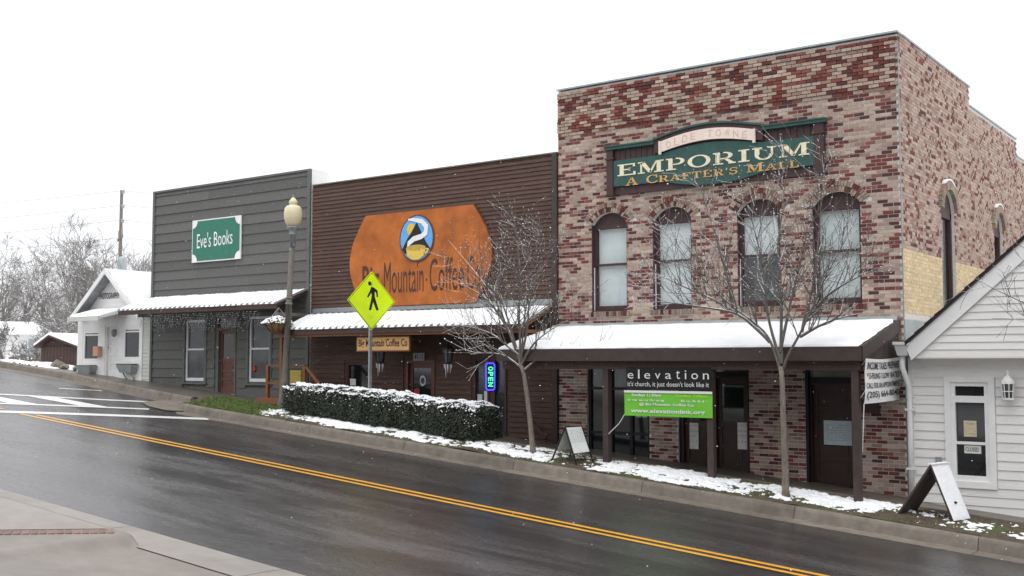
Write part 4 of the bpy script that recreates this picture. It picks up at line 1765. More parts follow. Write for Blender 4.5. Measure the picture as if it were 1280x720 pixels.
for i in range(nu + 1):
    for j_ in range(nv + 1):
        m.v.append(tuple(tax(i / nu, j_ / nv)))
k = nv + 1
m.f = [[i * k + j_, (i + 1) * k + j_, (i + 1) * k + j_ + 1, i * k + j_ + 1] for i in range(nu) for j_ in range(nv)]
m.c = [None] * len(m.f)
m.build('cloth', 'banner_white', tb, smooth=True)
lt = MB()
for body, u0, u1, v0, v1 in (('INCOME TAXES PREPARED', .05, .96, .76, .93), ('* E-FILING / LOW RATES *', .05, .96, .55, .69), ('CALL FOR AN APPOINTMENT', .03, .96, .335, .46), ('(205) 664-8040', .04, .96, .08, .27)):
    v, f = text_pts(body, True)
    lt.add([tax(u0 + (u1 - u0) * a, v0 + (v1 - v0) * b, .008) for a, b in v], f)
lt.build('lettering', 'ink', tb, kind='stuff')
for u, v, tgt in ((0, .97, (-6.75, 19.64, -.1)), (0, .3, (-6.75, 19.64, -.65)), (1, .55, (-6.5, 21.58, -.4)), (0, 0, (-6.72, 19.68, -1.6))):
    p = tax(u, v)
    MB().tube([p, (p + Vector(tgt)) / 2 + Vector((0, 0, -.02)), tgt], .009, 5).build('tie_rope', 'banner_white', tb)

# ================================================================== BROWN COFFEE SHOP
CX0, CX1 = -22.82, -14.52
cz0 = -2.6
cof = thing('coffee_shop', 'dark brown timber-clad shop front with snowy shed awning between grey and brick fronts', 'building', (-18.6, YF, zA(-18.6)))
CT = 4.96
CH_ = [(-21.42, -20.6, -1.35, -.02), (-19.28, -18.3, -2.0, .06), (-17.02, -16.55, -2.3, .1), (-16.42, -16.02, -2.3, .1)]
cw_ = wall_with_holes(CX0, CX1, cz0, CT, YF + .002, YF + .2, CH_).build('front_wall', 'brown_siding', cof)
siding(cw_, CX0 + .01, CX1 - .14, 1.2, CT - .02, .106, YF + .001, 'brown_siding', t=.034, joint=5)
siding(cw_, CX0 + .01, CX1 - .14, cz0 + .3, 1.0, .125, YF + .001, 'brown_siding', holes=[(a - .08, b + .08, c, d + .08) for a, b, c, d in CH_], t=.03)
MB().box(CX1 - .14, CX1 + .0, YF - .06, YF + .001, cz0, CT).build('corner_board', 'brown_paint', cof)
MB().box(CX0 - .0, CX1, YF - .05, YF + .24, CT, CT + .03).build('coping', 'pole_wood', cof)
m = MB()
m.box(CX0, CX0 + .2, YF + .2, 34, cz0, 4.4)
m.box(CX1 - .2, CX1, YF + .2, 34, cz0, 4.4)
m.box(CX0 + .2, CX1 - .2, 33.8, 34, cz0, 4.4)
m.build('rear_walls', 'brown_siding', cof)
MB().box(CX0 + .2, CX1 - .2, YF + .2, 33.8, 4.0, 4.1).build('flat_roof', 'snow', cof)
# window, doors
w = CH_[0]
wo_ = window(cof, w[0], w[1], w[2], w[3], YF, 'dark_wood', 'glass_dark', fw=.05, sill=False)
MB().box(w[0] + .08, w[0] + .3, YF + .035, YF + .04, -.62, -.44).build('notice', 'paper', wo_)
dz = zA(-18.8) + .05
dd = panel_door(cof, CH_[1][0], CH_[1][1], dz, CH_[1][3], YF, 'door_wood', glass=dz + .62, rows=1, fr='door_wood', fw=.08)
em_ = MB()
x, z = P(526, 476, YF)
em_.ext([(x + .1 * math.cos(R(a)), z + .14 * math.sin(R(a))) for a in range(0, 360, 20)], (0, YF + .075, 0), (1, 0, 0), (0, 0, 1), (0, .004, 0))
em_.build('door_emblem', 'paper_blue', dd)
MB().ext([(x + .06 * math.cos(R(a)), z + .085 * math.sin(R(a))) for a in range(0, 360, 20)], (0, YF + .071, 0), (1, 0, 0), (0, 0, 1), (0, .003, 0)).build('door_emblem', 'glass_dark', dd)
MB().box(P(515, 490, YF)[0], P(522, 490, YF)[0], YF + .072, YF + .076, P(518, 494, YF)[1], P(518, 486, YF)[1]).build('sticker', 'red', dd)
for w in CH_[2:]:
    m = MB()
    m.box(w[0], w[0] + .05, YF - .03, YF + .1, w[2], w[3])
    m.box(w[1] - .05, w[1], YF - .03, YF + .1, w[2], w[3])
    m.box(w[0] + .05, w[1] - .05, YF - .03, YF + .1, w[3] - .05, w[3])
    wo_ = m.build('window', 'dark_wood', cof)
    MB().box(w[0] + .05, w[1] - .05, YF + .04, YF + .046, w[2], w[3] - .05).build('pane', 'glass_dim', wo_)
    if w is CH_[2]:
        for a, b, c_, d_ in ((-16.95, -16.8, -1.02, -.78), (-16.74, -16.62, -1.0, -.7)):
            MB().box(a, b, YF + .028, YF + .032, c_, d_).build('notice', 'paper', wo_)
m = MB()
ax_, az_ = P(525, 446, YF)
MB().box(ax_ - .19, ax_ + .19, YF - .055, YF - .035, az_ - .1, az_ + .1).build('number_plate', 'ink_grey', cof)
flat_text(MB(), '4111', (ax_ - .15, YF - .057, az_ - .06), (.3, 0, 0), (0, 0, .12), True).build('number', 'ink', cof)
MB().bar((P(664, 520, YF)[0], YF - .3, P(664, 518, YF - .3)[1]), (P(692, 552, YF)[0], YF - .3, P(692, 548, YF - .3)[1]), .06, .09).build('handrail', 'dark_wood', cof)
MB().box(CX0 + .6, CX1 - .2, YF + .5, YF + .55, cz0, 1.1).build('dark_backing', 'hedge_core', cof)  # sheet coloured near-black in place of the shaded shop interior
# awning
rib_roof(cof, CX0 + .1, CX1 - .12, YF - .03, 1.36, 20.4, .88, seed=2.5, snow=.045, bare=.1)
MB().box(CX0 + .1, CX1 - .12, YF - .06, YF - .036, 1.37, 1.5).build('flashing', 'galv', cof)
MB().box(CX0 + .1, CX1 - .12, 20.42, 20.46, .74, .862).build('fascia', 'dark_wood', cof)
MB().box(CX0 - .25, CX1 - .1, 20.47, 20.55, .68, .74).build('beam', 'cedar', cof)
for k in range(10):
    x = CX0 + .25 + k * (CX1 - .2 - CX0 - .25) / 9
    MB().bar((x, 20.47, .82), (x, YF - .05, 1.28), .045, .09).build('rafter', 'cedar' if k == 9 else 'dark_wood', cof)
MB().bar((CX1 - .16, 20.5, .71), (CX1 - .16, YF - .03, .71), .06, .08).build('tie_beam', 'cedar', cof)
# cedar post and ramp railing at the left corner
px_ = P(352, 450, 20.5)[0]
MB().box(px_ - .045, px_ + .045, 20.46, 20.55, zA(px_) - .1, .68).build('post', 'cedar', cof)
rl = thing('ramp_railing', 'reddish cedar railing beside the grey shop and the lamp post', 'railing', (-23.2, 20.6, zA(-23.2)))
ry = 20.62
xa = P(335, 470, ry)[0]
xb = P(381, 460, ry)[0]
zt = P(335, 458, ry)[1]
dk = P(335, 497, ry)[1]
for x, top_ in ((xa, zt), (xb, zt)):
    MB().box(x - .045, x + .045, ry - .045, ry + .045, zA(x) - .1, top_).build('post', 'cedar', rl)
MB().box(xa - .045, xb + .045, ry - .05, ry + .05, zt + .001, zt + .04).build('top_rail', 'cedar', rl)
MB().box(xa + .046, px_ - .05, ry - .03, ry + .03, P(340, 480, ry)[1], P(340, 477, ry)[1]).build('mid_rail', 'cedar', rl)
MB().bar((xb + .046, ry, zt - .01), (P(402, 484, ry)[0], ry, P(402, 484, ry)[1]), .06, .06).build('sloping_rail', 'cedar', rl)
for k in range(5):
    y = 20.35 + k * .2
    MB().box(xa - .1, xb + .4, y, y + .185, dk - .04, dk).build('deck_board', 'cedar', rl)
MB().box(xa - .1, xb + .4, 20.31, 20.345, dk - .16, dk - .0).build('skirt_board', 'cedar', rl)
ys_ = thing('notice_sign', 'small yellow notice board behind the lamp post by the cedar railing', 'sign', (-23.1, 21.0, .2))
x0, x1, za_, zb_ = rect(363, 376, 463, 483, 20.9)
bevel(MB().box(x0, x1, 20.89, 20.93, za_, zb_).build('board', 'paper_yellow', ys_), .005)
MB().box((x0 + x1) / 2 - .03, (x0 + x1) / 2 + .03, 20.932, 20.97, zA(x0), zb_ - .1).build('stake', 'cedar', ys_)
sc = MB()
for k in range(6):
    scribble(sc, (x0 + .03, 20.888, zb_ - .09 - k * .06), (x1 - x0 - .08, 0, 0), (0, 0, .03), 10, br)
sc.build('print', 'ink_grey', ys_, kind='stuff')

# big rusted steel sign -------------------------------------------------------------
rs = thing('shop_sign', 'large rust-orange steel sign with oval mountain and cup emblem on brown cladding', 'sign', (-19, YF, 1.6))
ysn = YF - .1
TL, TR = P(457, 271, ysn), P(591, 254.5, ysn)
topz = (TL[1] + TR[1]) / 2
botz = (P(593, 378.5, ysn)[1] + P(493, 381.5, ysn)[1]) / 2
LX, RX = P(437, 322, ysn)[0], P(614.5, 300, ysn)[0]
bl_, br_ = P(453, 384, ysn)[0], P(594, 378, ysn)[0]
nA = 12
poly = [(TR[0], topz), (TL[0], topz)]
zm_ = (topz + botz) / 2
for k in range(1, nA):
    t = k / nA
    s_ = math.sin(math.pi * t)
    poly.append((TL[0] + (bl_ - TL[0]) * t - (TL[0] * .5 + bl_ * .5 - LX) * s_, topz + (botz - topz) * t))
poly += [(bl_, botz), (br_, botz)]
for k in range(1, nA):
    t = 1 - k / nA
    s_ = math.sin(math.pi * t)
    poly.append((TR[0] + (br_ - TR[0]) * t + (RX - TR[0] * .5 - br_ * .5) * s_, topz + (botz - topz) * t))
MB().xz(poly, ysn, ysn + .02).build('steel_plate', 'rust', rs)
cxp = sum(p[0] for p in poly) / len(poly)
MB().xz([((p[0] - cxp) * 1.008 + cxp, (p[1] - zm_) * 1.014 + zm_) for p in poly], ysn + .021, ysn + .07).build('rim', 'rust_dark', rs)
lt = MB()
zb0 = P(485, 367, ysn)[1]
zc0 = P(485, 328, ysn)[1]
tx0, tx1 = P(453, 350, ysn)[0], P(606, 345, ysn)[0]
letters(rs, 'letter_dark', 'Big', (tx0, ysn - .004, zb0 - .13), (.62, 0, 0), (0, 0, .9), True)
tm0 = P(480, 350, ysn)[0]
tm1 = P(529.5, 350, ysn)[0]
letters(rs, 'letter_dark', 'Mountain', (tm0, ysn - .004, zb0), (tm1 - tm0, 0, 0), (0, 0, zc0 - zb0))
dx = P(533, 354, ysn)[0]
lt.box(dx - .025, dx + .025, ysn - .004, ysn, zb0 + .28, zb0 + .34)
tc0, tc1 = P(537, 345, ysn)[0], P(580, 345, ysn)[0]
letters(rs, 'letter_dark', 'Coffee', (tc0, ysn - .004, zb0), (tc1 - tc0, 0, 0), (0, 0, zc0 - zb0 + .02))
to0, to1 = P(584, 345, ysn)[0], P(600, 345, ysn)[0]
letters(rs, 'letter_dark', 'Co', (to0, ysn - .004, zb0), (to1 - to0, 0, 0), (0, 0, zc0 - zb0 + .02))
lt.build('dot', 'letter_dark', rs)
# emblem
ox, oz = P(521.5, 298, ysn)
ox, rxo, rzo = ox, .55, .575


def ell(k, y, mat, name='emblem_disc'):
    return MB().ext([(ox + rxo * k * math.cos(R(a)), oz + rzo * k * math.sin(R(a))) for a in range(0, 360, 10)], (0, y, 0), (1, 0, 0), (0, 0, 1), (0, .02, 0)).build(name, mat, rs)


ell(1.07, ysn - .025, 'rust_dark', 'emblem_rim')
ell(1.0, ysn - .032, 'blue')
E_ = lambda u, v: (ox + u * rxo, oz + v * rzo)
yl = ysn - .036


def flat(polyuv, y, mat, name):
    MB().ext([E_(*p) for p in polyuv], (0, y, 0), (1, 0, 0), (0, 0, 1), (0, .003, 0)).build(name, mat, rs)


flat([(-.32 + .26 * math.cos(R(a)), .42 + .28 * math.sin(R(a))) for a in range(0, 360, 20)], yl, 'yellow_gold', 'emblem_sun')
flat([(0.02, .72), (.34, .22), (.6, -.2), (.86, -.5), (.7, -.68), (.0, -.5), (-.7, -.68), (-.88, -.45), (-.55, .02), (-.3, .3)], yl - .004, 'black', 'emblem_mountain')
path = [(-.5, .88), (-.1, .84), (.35, .74), (.62, .5), (.58, .2), (.3, .06), (-.15, -.02), (-.45, -.2), (-.5, -.4), (-.2, -.5)]
pw = [.04, .08, .11, .13, .13, .12, .12, .11, .09, .05]
up_, dn_ = [], []
for k, (u, v) in enumerate(path):
    a, b = path[max(0, k - 1)], path[min(len(path) - 1, k + 1)]
    d_ = Vector((b[0] - a[0], b[1] - a[1])).normalized()
    up_.append((u - d_.y * pw[k], v + d_.x * pw[k]))
    dn_.append((u + d_.y * pw[k], v - d_.x * pw[k]))
st_ = MB()
for k in range(len(path) - 1):
    st_.ext([E_(*p) for p in (up_[k], dn_[k], dn_[k + 1], up_[k + 1])], (0, yl - .008, 0), (1, 0, 0), (0, 0, 1), (0, .003, 0))
st_.build('emblem_steam', 'banner_white', rs)
flat([(-.62, -.42), (.6, -.42), (.52, -.78), (.2, -.96), (-.2, -.96), (-.54, -.78)], yl - .012, 'yellow_gold', 'emblem_cup')
flat([(.0 + .6 * math.cos(R(a)), -.42 + .13 * math.sin(R(a))) for a in range(0, 360, 20)], yl - .016, 'dull_gold', 'emblem_rim')
flat([(.56, -.45), (.8, -.5), (.72, -.68), (.5, -.78), (.5, -.68), (.64, -.62), (.66, -.55), (.56, -.55)], yl - .012, 'yellow_gold', 'emblem_handle')

ws = thing('hanging_sign', 'small tan wooden sign reading Big Mountain Coffee Co under the snowy brown awning', 'sign', (-19.2, 20.6, .3))
x0, x1, za_, zb_ = rect(447, 512, 421.5, 438, 20.6)
bevel(MB().box(x0, x1, 20.58, 20.62, za_, zb_).build('board', 'sign_wood', ws), .006)
for a, b, c_, d_ in ((x0 - .02, x1 + .02, zb_, zb_ + .025), (x0 - .02, x1 + .02, za_ - .025, za_), (x0 - .02, x0, za_, zb_), (x1, x1 + .02, za_, zb_)):
    MB().box(a, b, 20.57, 20.63, c_, d_).build('frame_strip', 'cedar', ws)
letters(ws, 'letter_dark', 'Big Mountain Coffee Co', (x0 + .06, 20.576, za_ + .04), (x1 - x0 - .12, 0, 0), (0, 0, .25), True)
for x in (x0 + .15, x1 - .15):
    MB().tube([(x, 20.6, zb_ + .02), (x, 20.52, .68)], .006, 5).build('hanger', 'black_iron', ws)
# neon OPEN sign
ns = thing('neon_sign', 'lit blue and green vertical OPEN sign in the coffee shop window', 'sign', (-16.8, YF - .05, -.9))
x0, x1, za_, zb_ = rect(608, 618.5, 454, 487.5, YF - .05)
cx_, hw_, r_ = (x0 + x1) / 2, (x1 - x0) / 2, .06
pts = []
for ox_, oz_, a0 in ((x1 - r_, zb_ - r_, 0), (x0 + r_, zb_ - r_, 90), (x0 + r_, za_ + r_, 180), (x1 - r_, za_ + r_, 270)):
    pts += [(ox_ + r_ * math.cos(R(a0 + k * 30)), YF - .06, oz_ + r_ * math.sin(R(a0 + k * 30))) for k in range(4)]
MB().tube(pts + pts[:1], .016, 6, cap=False).build('border_tube', 'neon_blue', ns)
MB().box(x0 - .02, x1 + .02, YF - .035, YF - .02, za_ - .02, zb_ + .02).build('back_plate', 'black', ns)
lt = MB()
sl = (zb_ - za_ - .14) / 4
for k, ch in enumerate('OPEN'):
    # letters turned on their side, reading downwards
    o = Vector((cx_ - .075, YF - .05, zb_ - .07 - sl * k - .015))
    flat_text(MB(), ch, o, (0, 0, -(sl - .03)), (.15, 0, 0), True).build('neon_letter', 'neon_green', ns)
# hanging lanterns
for px, lab in ((475, 'dark hanging lantern with icicles left of the coffee shop door'), (560, 'dark hanging lantern with icicles right of the coffee shop door')):
    Yl = 21.0
    x, z = P(px, 440, Yl)
    ln = thing('hanging_lantern', lab, 'lantern', (x, Yl, z - .3), 'lanterns under the brown awning')
    m = MB()
    m.lathe([(.03, .2), (.16, .1), (.17, .08)], (x, Yl, z), 6)
    m.build('cap', 'black_iron', ln)
    m = MB()
    for a in range(6):
        t = R(a * 60)
        m.tube([(x + .14 * math.cos(t), Yl + .14 * math.sin(t), z + .08), (x + .1 * math.cos(t), Yl + .1 * math.sin(t), z - .26)], .012, 4)
    m.lathe([(.1, -.3), (.115, -.28), (.115, -.25), (.1, -.24)], (x, Yl, z), 6)
    m.build('cage', 'black_iron', ln)
    MB().lathe([(.085, -.25), (.12, .07)], (x, Yl, z), 6).build('glass', 'glass_dim', ln)
    m = MB()
    for k in range(5):
        a = R(k * 72 + 20)
        m.tube([(x + .09 * math.cos(a), Yl + .09 * math.sin(a), z - .3), (x + .09 * math.cos(a), Yl + .09 * math.sin(a), z - .42 - .1 * (k % 3))], [.014, .002], 5)
    m.build('icicles', 'ice', ln)
    MB().tube([(x, Yl, z + .2), (x, Yl, 1.0)], .007, 4).build('chain', 'black_iron', ln)

# ================================================================== GREY BOOK SHOP
GX0, GX1 = -30.1, -22.88
GT = 5.46
bk = thing('book_shop', 'tall grey clapboard false-front shop with two white sash windows and awning', 'building', (-26.5, YF, zA(-26.5)))
GH = [(-28.36, -27.42, -.56, 1.3), (-26.86, -26.0, zA(-26.4) - .02, 1.32), (-25.42, -24.5, -.56, 1.34)]
gw = wall_with_holes(GX0, GX1 - .045, -1.9, GT - .06, YF + .002, YF + .2, GH).build('front_wall', 'gray_siding', bk)
siding(gw, GX0 + .1, GX1 - .12, -1.6, 1.75, .285, YF + .001, 'gray_siding', holes=[(a - .1, b + .1, c - .05, d + .1) for a, b, c, d in GH], t=.036)
siding(gw, GX0 + .1, GX1 - .12, 1.98, GT - .06, .3, YF + .001, 'gray_siding', t=.036, joint=4)
for a, b in ((GX0, GX0 + .1), (GX1 - .12, GX1)):
    MB().box(a, b, YF - .06, YF + .0, -1.9, GT - .0).build('corner_board', 'gray_trim', bk)
MB().box(GX0 + .1, GX1 - .12, YF - .055, YF + .0, GT - .06, GT).build('cap_board', 'gray_trim', bk)
MB().box(GX1 - .04, GX1 + .01, YF + .003, YF + .62, -1.9, GT - .01).build('white_return', 'white_paint', bk)
m = MB()
m.box(GX0, GX0 + .2, YF + .2, 33, -1.9, 4.4)
m.box(GX1 - .25, GX1 - .041, YF + .2, 33, -1.9, 4.4)
m.box(GX0 + .2, GX1 - .25, 32.8, 33, -1.9, 4.4)
m.build('rear_walls', 'gray_siding', bk)
MB().box(GX0 + .2, GX1 - .25, YF + .2, 32.8, 4.2, 4.3).build('flat_roof', 'snow', bk)
for w in (GH[0], GH[2]):
    wo_ = window(bk, w[0], w[1], w[2], w[3], YF, 'white_trim_cool', 'glass_dim', fw=.07, mid=.4, sill=False)
    m = MB()
    m.box(w[0] - .1, w[0], YF - .045, YF + .01, w[2] - .05, w[3] + .1)
    m.box(w[1], w[1] + .1, YF - .045, YF + .01, w[2] - .05, w[3] + .1)
    m.box(w[0], w[1], YF - .045, YF + .01, w[3], w[3] + .1)
    m.box(w[0] - .14, w[1] + .14, YF - .08, YF + .0, w[2] - .1, w[2] - .051)
    m.build('window_casing', 'gray_trim', bk)
x, z = P(319, 460, YF + .05)
MB().lathe([(.02, -.12), (.07, -.08), (.05, .02), (.06, .05), (.03, .1)], (x, YF + .045, z), 8).build('window_ornament', 'red', bk)
w = GH[1]
panel_door(bk, w[0], w[1], w[2] + .06, w[3] - .28, YF, 'door_wood', glass=.12, rows=3, fr='gray_trim', fw=.07)
MB().box(w[0] + .05, w[1] - .05, YF + .06, YF + .066, w[3] - .28, w[3]).build('transom_pane', 'glass_dim', bk)
MB().box(w[0], w[1], YF - .05, YF + .1, w[2] - .02, w[2] + .058).build('threshold', 'sign_wood', bk)
MB().box(GX0 + .3, GX1 - .3, YF + .5, YF + .55, -1.8, 2).build('dark_backing', 'hedge_core', bk)  # dark colour of this sheet stands in for the unlit room
# awning
rib_roof(bk, GX0 + .0, GX1 - .02, YF - .03, 2.06, 20.36, 1.6, seed=7.5, snow=.045, bare=.05)
MB().box(GX0, GX1 - .02, 20.37, 20.41, 1.46, 1.583).build('fascia', 'dark_wood', bk)
for k in range(9):
    x = GX0 + .08 + k * (GX1 - GX0 - .2) / 8
    MB().bar((x, 20.42, 1.54), (x, YF - .05, 1.98), .05, .09).build('rafter', 'dark_wood', bk)
MB().bar((GX1 - .12, 20.45, 1.32), (GX1 - .12, YF - .06, 1.32), .08, .09).build('bracket_beam', 'pole_wood', bk)
# sign
bs = thing('shop_sign', "green and white Eve's Books sign on the grey clapboard false front", 'sign', (-26.9, YF - .06, 3.1))
x0, x1, za_, zb_ = -28.04, -25.78, 3.06, 4.36
bevel(MB().box(x0, x1, YF - .09, YF - .04, za_, zb_).build('board', 'white_paint', bs), .006)
a_ = .035
r_ = .22
poly = []
for cx_, cz_, a0 in ((x0 + a_, za_ + a_, 90), (x1 - a_, za_ + a_, 180), (x1 - a_, zb_ - a_, 270), (x0 + a_, zb_ - a_, 0)):
    arcp = [(cx_ + r_ * math.cos(R(a0 - 90 * k / 6)), cz_ + r_ * math.sin(R(a0 - 90 * k / 6))) for k in range(7)]
    poly += arcp
MB().xz(poly, YF - .096, YF - .0905).build('green_panel', 'sign_green', bs)
letters(bs, 'banner_white', "Eve's Books", (x0 + .25, YF - .1, za_ + .42), (x1 - x0 - .6, 0, .05), (0, 0, .46))
# icicle lights
il = thing('icicle_lights', 'string of white icicle lights hanging along the grey shop awning', 'string lights', (-26.5, 20.4, 1.2))
m, bl2 = MB(), MB()
m.tube([(GX0 + .1 + k * .35, 20.35, 1.455 + .01 * (k % 2)) for k in range(21)], .006, 4)
x = GX0 + 1.2
while x < GX1 - .6:
    L_ = rnd.choice((.2, .32, .45, .55, .4))
    yy_ = 20.35 + rnd.uniform(-.02, .03)
    zz_ = 1.45
    pts = [(x, yy_, zz_)]
    while zz_ > 1.45 - L_:
        zz_ -= .05
        pts.append((x + rnd.uniform(-.03, .03), yy_ + rnd.uniform(-.02, .02), zz_))
        p = Vector(pts[-1]) + Vector((rnd.uniform(-.02, .02), -.01, 0))
        if rnd.random() < .75:
            s_ = .0085
            bl2.add([p + Vector(v) for v in ((s_, 0, 0), (0, s_, 0), (-s_, 0, 0), (0, -s_, 0), (0, 0, s_ * 1.6), (0, 0, -s_ * 1.6))],
                    [(0, 1, 4), (1, 2, 4), (2, 3, 4), (3, 0, 4), (1, 0, 5), (2, 1, 5), (3, 2, 5), (0, 3, 5)])
    m.tube(pts, .0035, 3)
    x += rnd.uniform(.04, .075)
m.build('wire', 'black', il)
bl2.build('bulbs', 'bulb', il, kind='stuff')

# ================================================================== PHOTOGRAPHY COTTAGE
HX0, HX1, HP = -34.2, -30.58, P(132, 337, YF - .4)[0]
ph = thing('cottage', 'small white gabled cottage with PHOTOGRAPHY sign left of the grey shop', 'house', (-32.4, YF, zA(-32.4)))
EZ, PZ = 1.55, 3.06
PH_ = [(-33.88, -32.92, .0, 1.08), (-32.62, -31.86, zA(-32.2) - .05, 1.24), (-31.62, -30.66, .05, 1.16)]
yp = YF
hw = wall_with_holes(HX0, HX1, -1.6, EZ, yp, yp + .2, PH_)
hw.xz([(HX0, EZ), (HX1, EZ), (HP, PZ - .1)], yp, yp + .2)
hwo = hw.build('front_wall', 'white_paint', ph)
m = MB()
m.box(HX0, HX0 + .2, yp + .2, 28.5, -1.6, EZ)
m.box(HX1 - .2, HX1, yp + .2, 28.5, -1.6, EZ)
m.build('side_walls', 'white_paint', ph)
siding(hwo, HX0 + .35, HX1 - .35, 1.62, PZ - .2, .19, yp + .001, 'white_siding', t=.02, lim=lambda z: (HP - (PZ - .12 - z) * 1.15, HP + (PZ - .12 - z) * 1.1))
siding(hwo, HX1 + .001, HX1 + .46, -1.5, 1.5, .12, yp + .05, 'beige_siding', t=.025)
MB().box(HX1, HX1 + .46, yp + .052, yp + .2, -1.6, 1.55).build('side_return', 'beige_siding', ph)
lo_, hi_ = EZ - .02, PZ
for sgn, ex in ((-1, P(89, 393, YF - .4)[0]), (1, HX1 + .35)):
    ro = MB()
    ro.hexa([(HP, yp - .4, PZ - .1), (ex, yp - .4, lo_ - .1), (ex, 28.7, lo_ - .1), (HP, 28.7, PZ - .1)][::(1 if sgn < 0 else -1)],
            [(HP, yp - .4, PZ), (ex, yp - .4, lo_), (ex, 28.7, lo_), (HP, 28.7, PZ)][::(1 if sgn < 0 else -1)])
    roof = ro.build('roof', 'galv_roof', ph)
    run_snow(roof, (ex, yp - .4, lo_), (ex, 28.7, lo_), (HP, 28.7, PZ + .01), (HP, yp - .4, PZ + .01), t=.05, seed=9, nx=40, ny_=20, ragged=.05)
    MB().hexa([(HP, yp - .44, PZ - .16), (ex, yp - .44, lo_ - .16), (ex, yp - .402, lo_ - .16), (HP, yp - .402, PZ - .16)],
              [(HP, yp - .44, PZ + .02), (ex, yp - .44, lo_ + .02), (ex, yp - .402, lo_ + .02), (HP, yp - .402, PZ + .02)]).build('barge_board', 'white_paint', ph)
for w in (PH_[0], PH_[2]):
    window(ph, w[0], w[1], w[2], w[3], yp, 'white_paint', 'glass_dark', fw=.1, sill=False, mid=w[3] - .16)
    xm = (w[0] + w[1]) / 2
    m = MB()
    m.hexa([(xm - .3, yp - .22, w[2] - .38), (xm + .3, yp - .22, w[2] - .38), (xm + .3, yp - .01, w[2] - .38), (xm - .3, yp - .01, w[2] - .38)],
           [(xm - .42, yp - .3, w[2] - .12), (xm + .42, yp - .3, w[2] - .12), (xm + .42, yp - .01, w[2] - .12), (xm - .42, yp - .01, w[2] - .12)])
    m.build('flower_box', 'lead_flashing', ph)
    MB().box(xm - .4, xm + .4, yp - .28, yp - .03, w[2] - .125, w[2] - .09).build('flower_box_soil', 'soil', ph)
    for q in (xm - .2, xm + .2):
        MB().bar((q, yp - .01, w[2] - .6), (q, yp - .16, w[2] - .38), .03, .03).build('box_bracket', 'lead_flashing', ph)
w = PH_[1]
panel_door(ph, w[0], w[1], w[2] + .06, w[3], yp + .04, 'white_paint', rows=5, fr='white_paint')
x, z = P(146, 416, yp)
m = MB().lathe([(.02, -.14), (.08, -.08), (.09, .06), (.03, .12)], (x, yp - .1, z), 8)
m.tube([(x, yp - .1, z + .1), (x, yp, z + .12)], .015, 5)
m.build('wall_lamp', 'lamp_metal', ph)
x0, x1, za_, zb_ = rect(118, 124.5, 433, 445, yp - .1)
MB().box(x0, x1, yp - .16, yp - .01, za_, zb_).build('letter_box', 'pink_tan', ph)
# porch roof
PXR = -31.35
a0, a1_ = P(86, 397, 20.55)[0], P(126, 397, 20.55)[0]
m = MB()
pz0, pz1 = P(105, 396, 20.55)[1], 1.75
m.hexa([(a0, 20.55, pz0 - .08), (PXR, 20.55, pz0 - .08), (PXR, yp, pz1 - .08), (a0, yp, pz1 - .08)],
       [(a0, 20.55, pz0), (PXR, 20.55, pz0), (PXR, yp - .0, pz1), (a0, yp, pz1)])
po = m.build('porch_roof', 'white_paint', ph)
run_snow(po, (a0, 20.53, pz0), (PXR, 20.53, pz0), (PXR, yp - .03, pz1), (a0, yp - .03, pz1), t=.06, seed=3, nx=40, ny_=12)
MB().box(a0, PXR, 20.5, 20.545, pz0 - .14, pz0 + .01).build('porch_fascia', 'beige_siding', ph)
flat_text(MB(), 'PHOTOGRAPHY', (P(125.5, 371, yp)[0], yp - .035, P(138, 373.5, yp)[1]), (P(150, 370, yp)[0] - P(125.5, 370, yp)[0], 0, 0), (0, 0, .2), True).build('lettering', 'ink', ph)

# ================================================================== WHITE CLAPBOARD HOUSE ON THE RIGHT
yg, yw = 21.0, 21.35
RX0 = P(1142, 540, yw)[0]
rh = thing('clapboard_house', 'white clapboard gabled building with tall window at the right edge', 'house', (-3.5, yw, zA(-3.5)))
sl_ = (P(1280, 297, yg)[1] - P(1137, 425, yg)[1]) / (P(1280, 297, yg)[0] - P(1137, 425, yg)[0])
ez, ex0 = .36, -6.3
rp = -1.6
rz = ez + sl_ * (rp - ex0)
rx1 = 2 * rp - ex0
WZ = [(-5.62, -4.96, -2.16, -.36)]
rw_ = wall_with_holes(RX0, rx1 - .2, -4.6, .14, yw, yw + .2, WZ).build('front_wall', 'white_siding', rh)
siding(rw_, RX0 + .02, rx1 - .3, zA(-4) - .42, .08, .165, yw + .001, 'white_siding', holes=[(WZ[0][0] - .12, WZ[0][1] + .12, WZ[0][2] - .14, WZ[0][3] + .1)], t=.026, joint=6)
MB().box(RX0 - .06, RX0 + .02, yw - .04, yw + .2, -3.5, .08).build('corner_board', 'white_siding', rh)
gab = MB().xz([(ex0 + .25, .13), (rx1 - .25, .13), (rp, rz - .25)], yg + .005, yw + .2).build('gable_wall', 'white_siding', rh)
siding(gab, ex0 + .12, rx1 - .12, .1, rz - .25, .135, yg + .004, 'white_siding', t=.024, lim=lambda z: (ex0 + .18 + (z - ez + .06) / sl_ if z > .3 else ex0 + .18, rx1 - .18 - (z - ez + .06) / sl_))
MB().box(ex0 + .15, rx1 - .15, yg - .02, yg + .34, .075, .097).build('soffit', 'white_siding', rh)
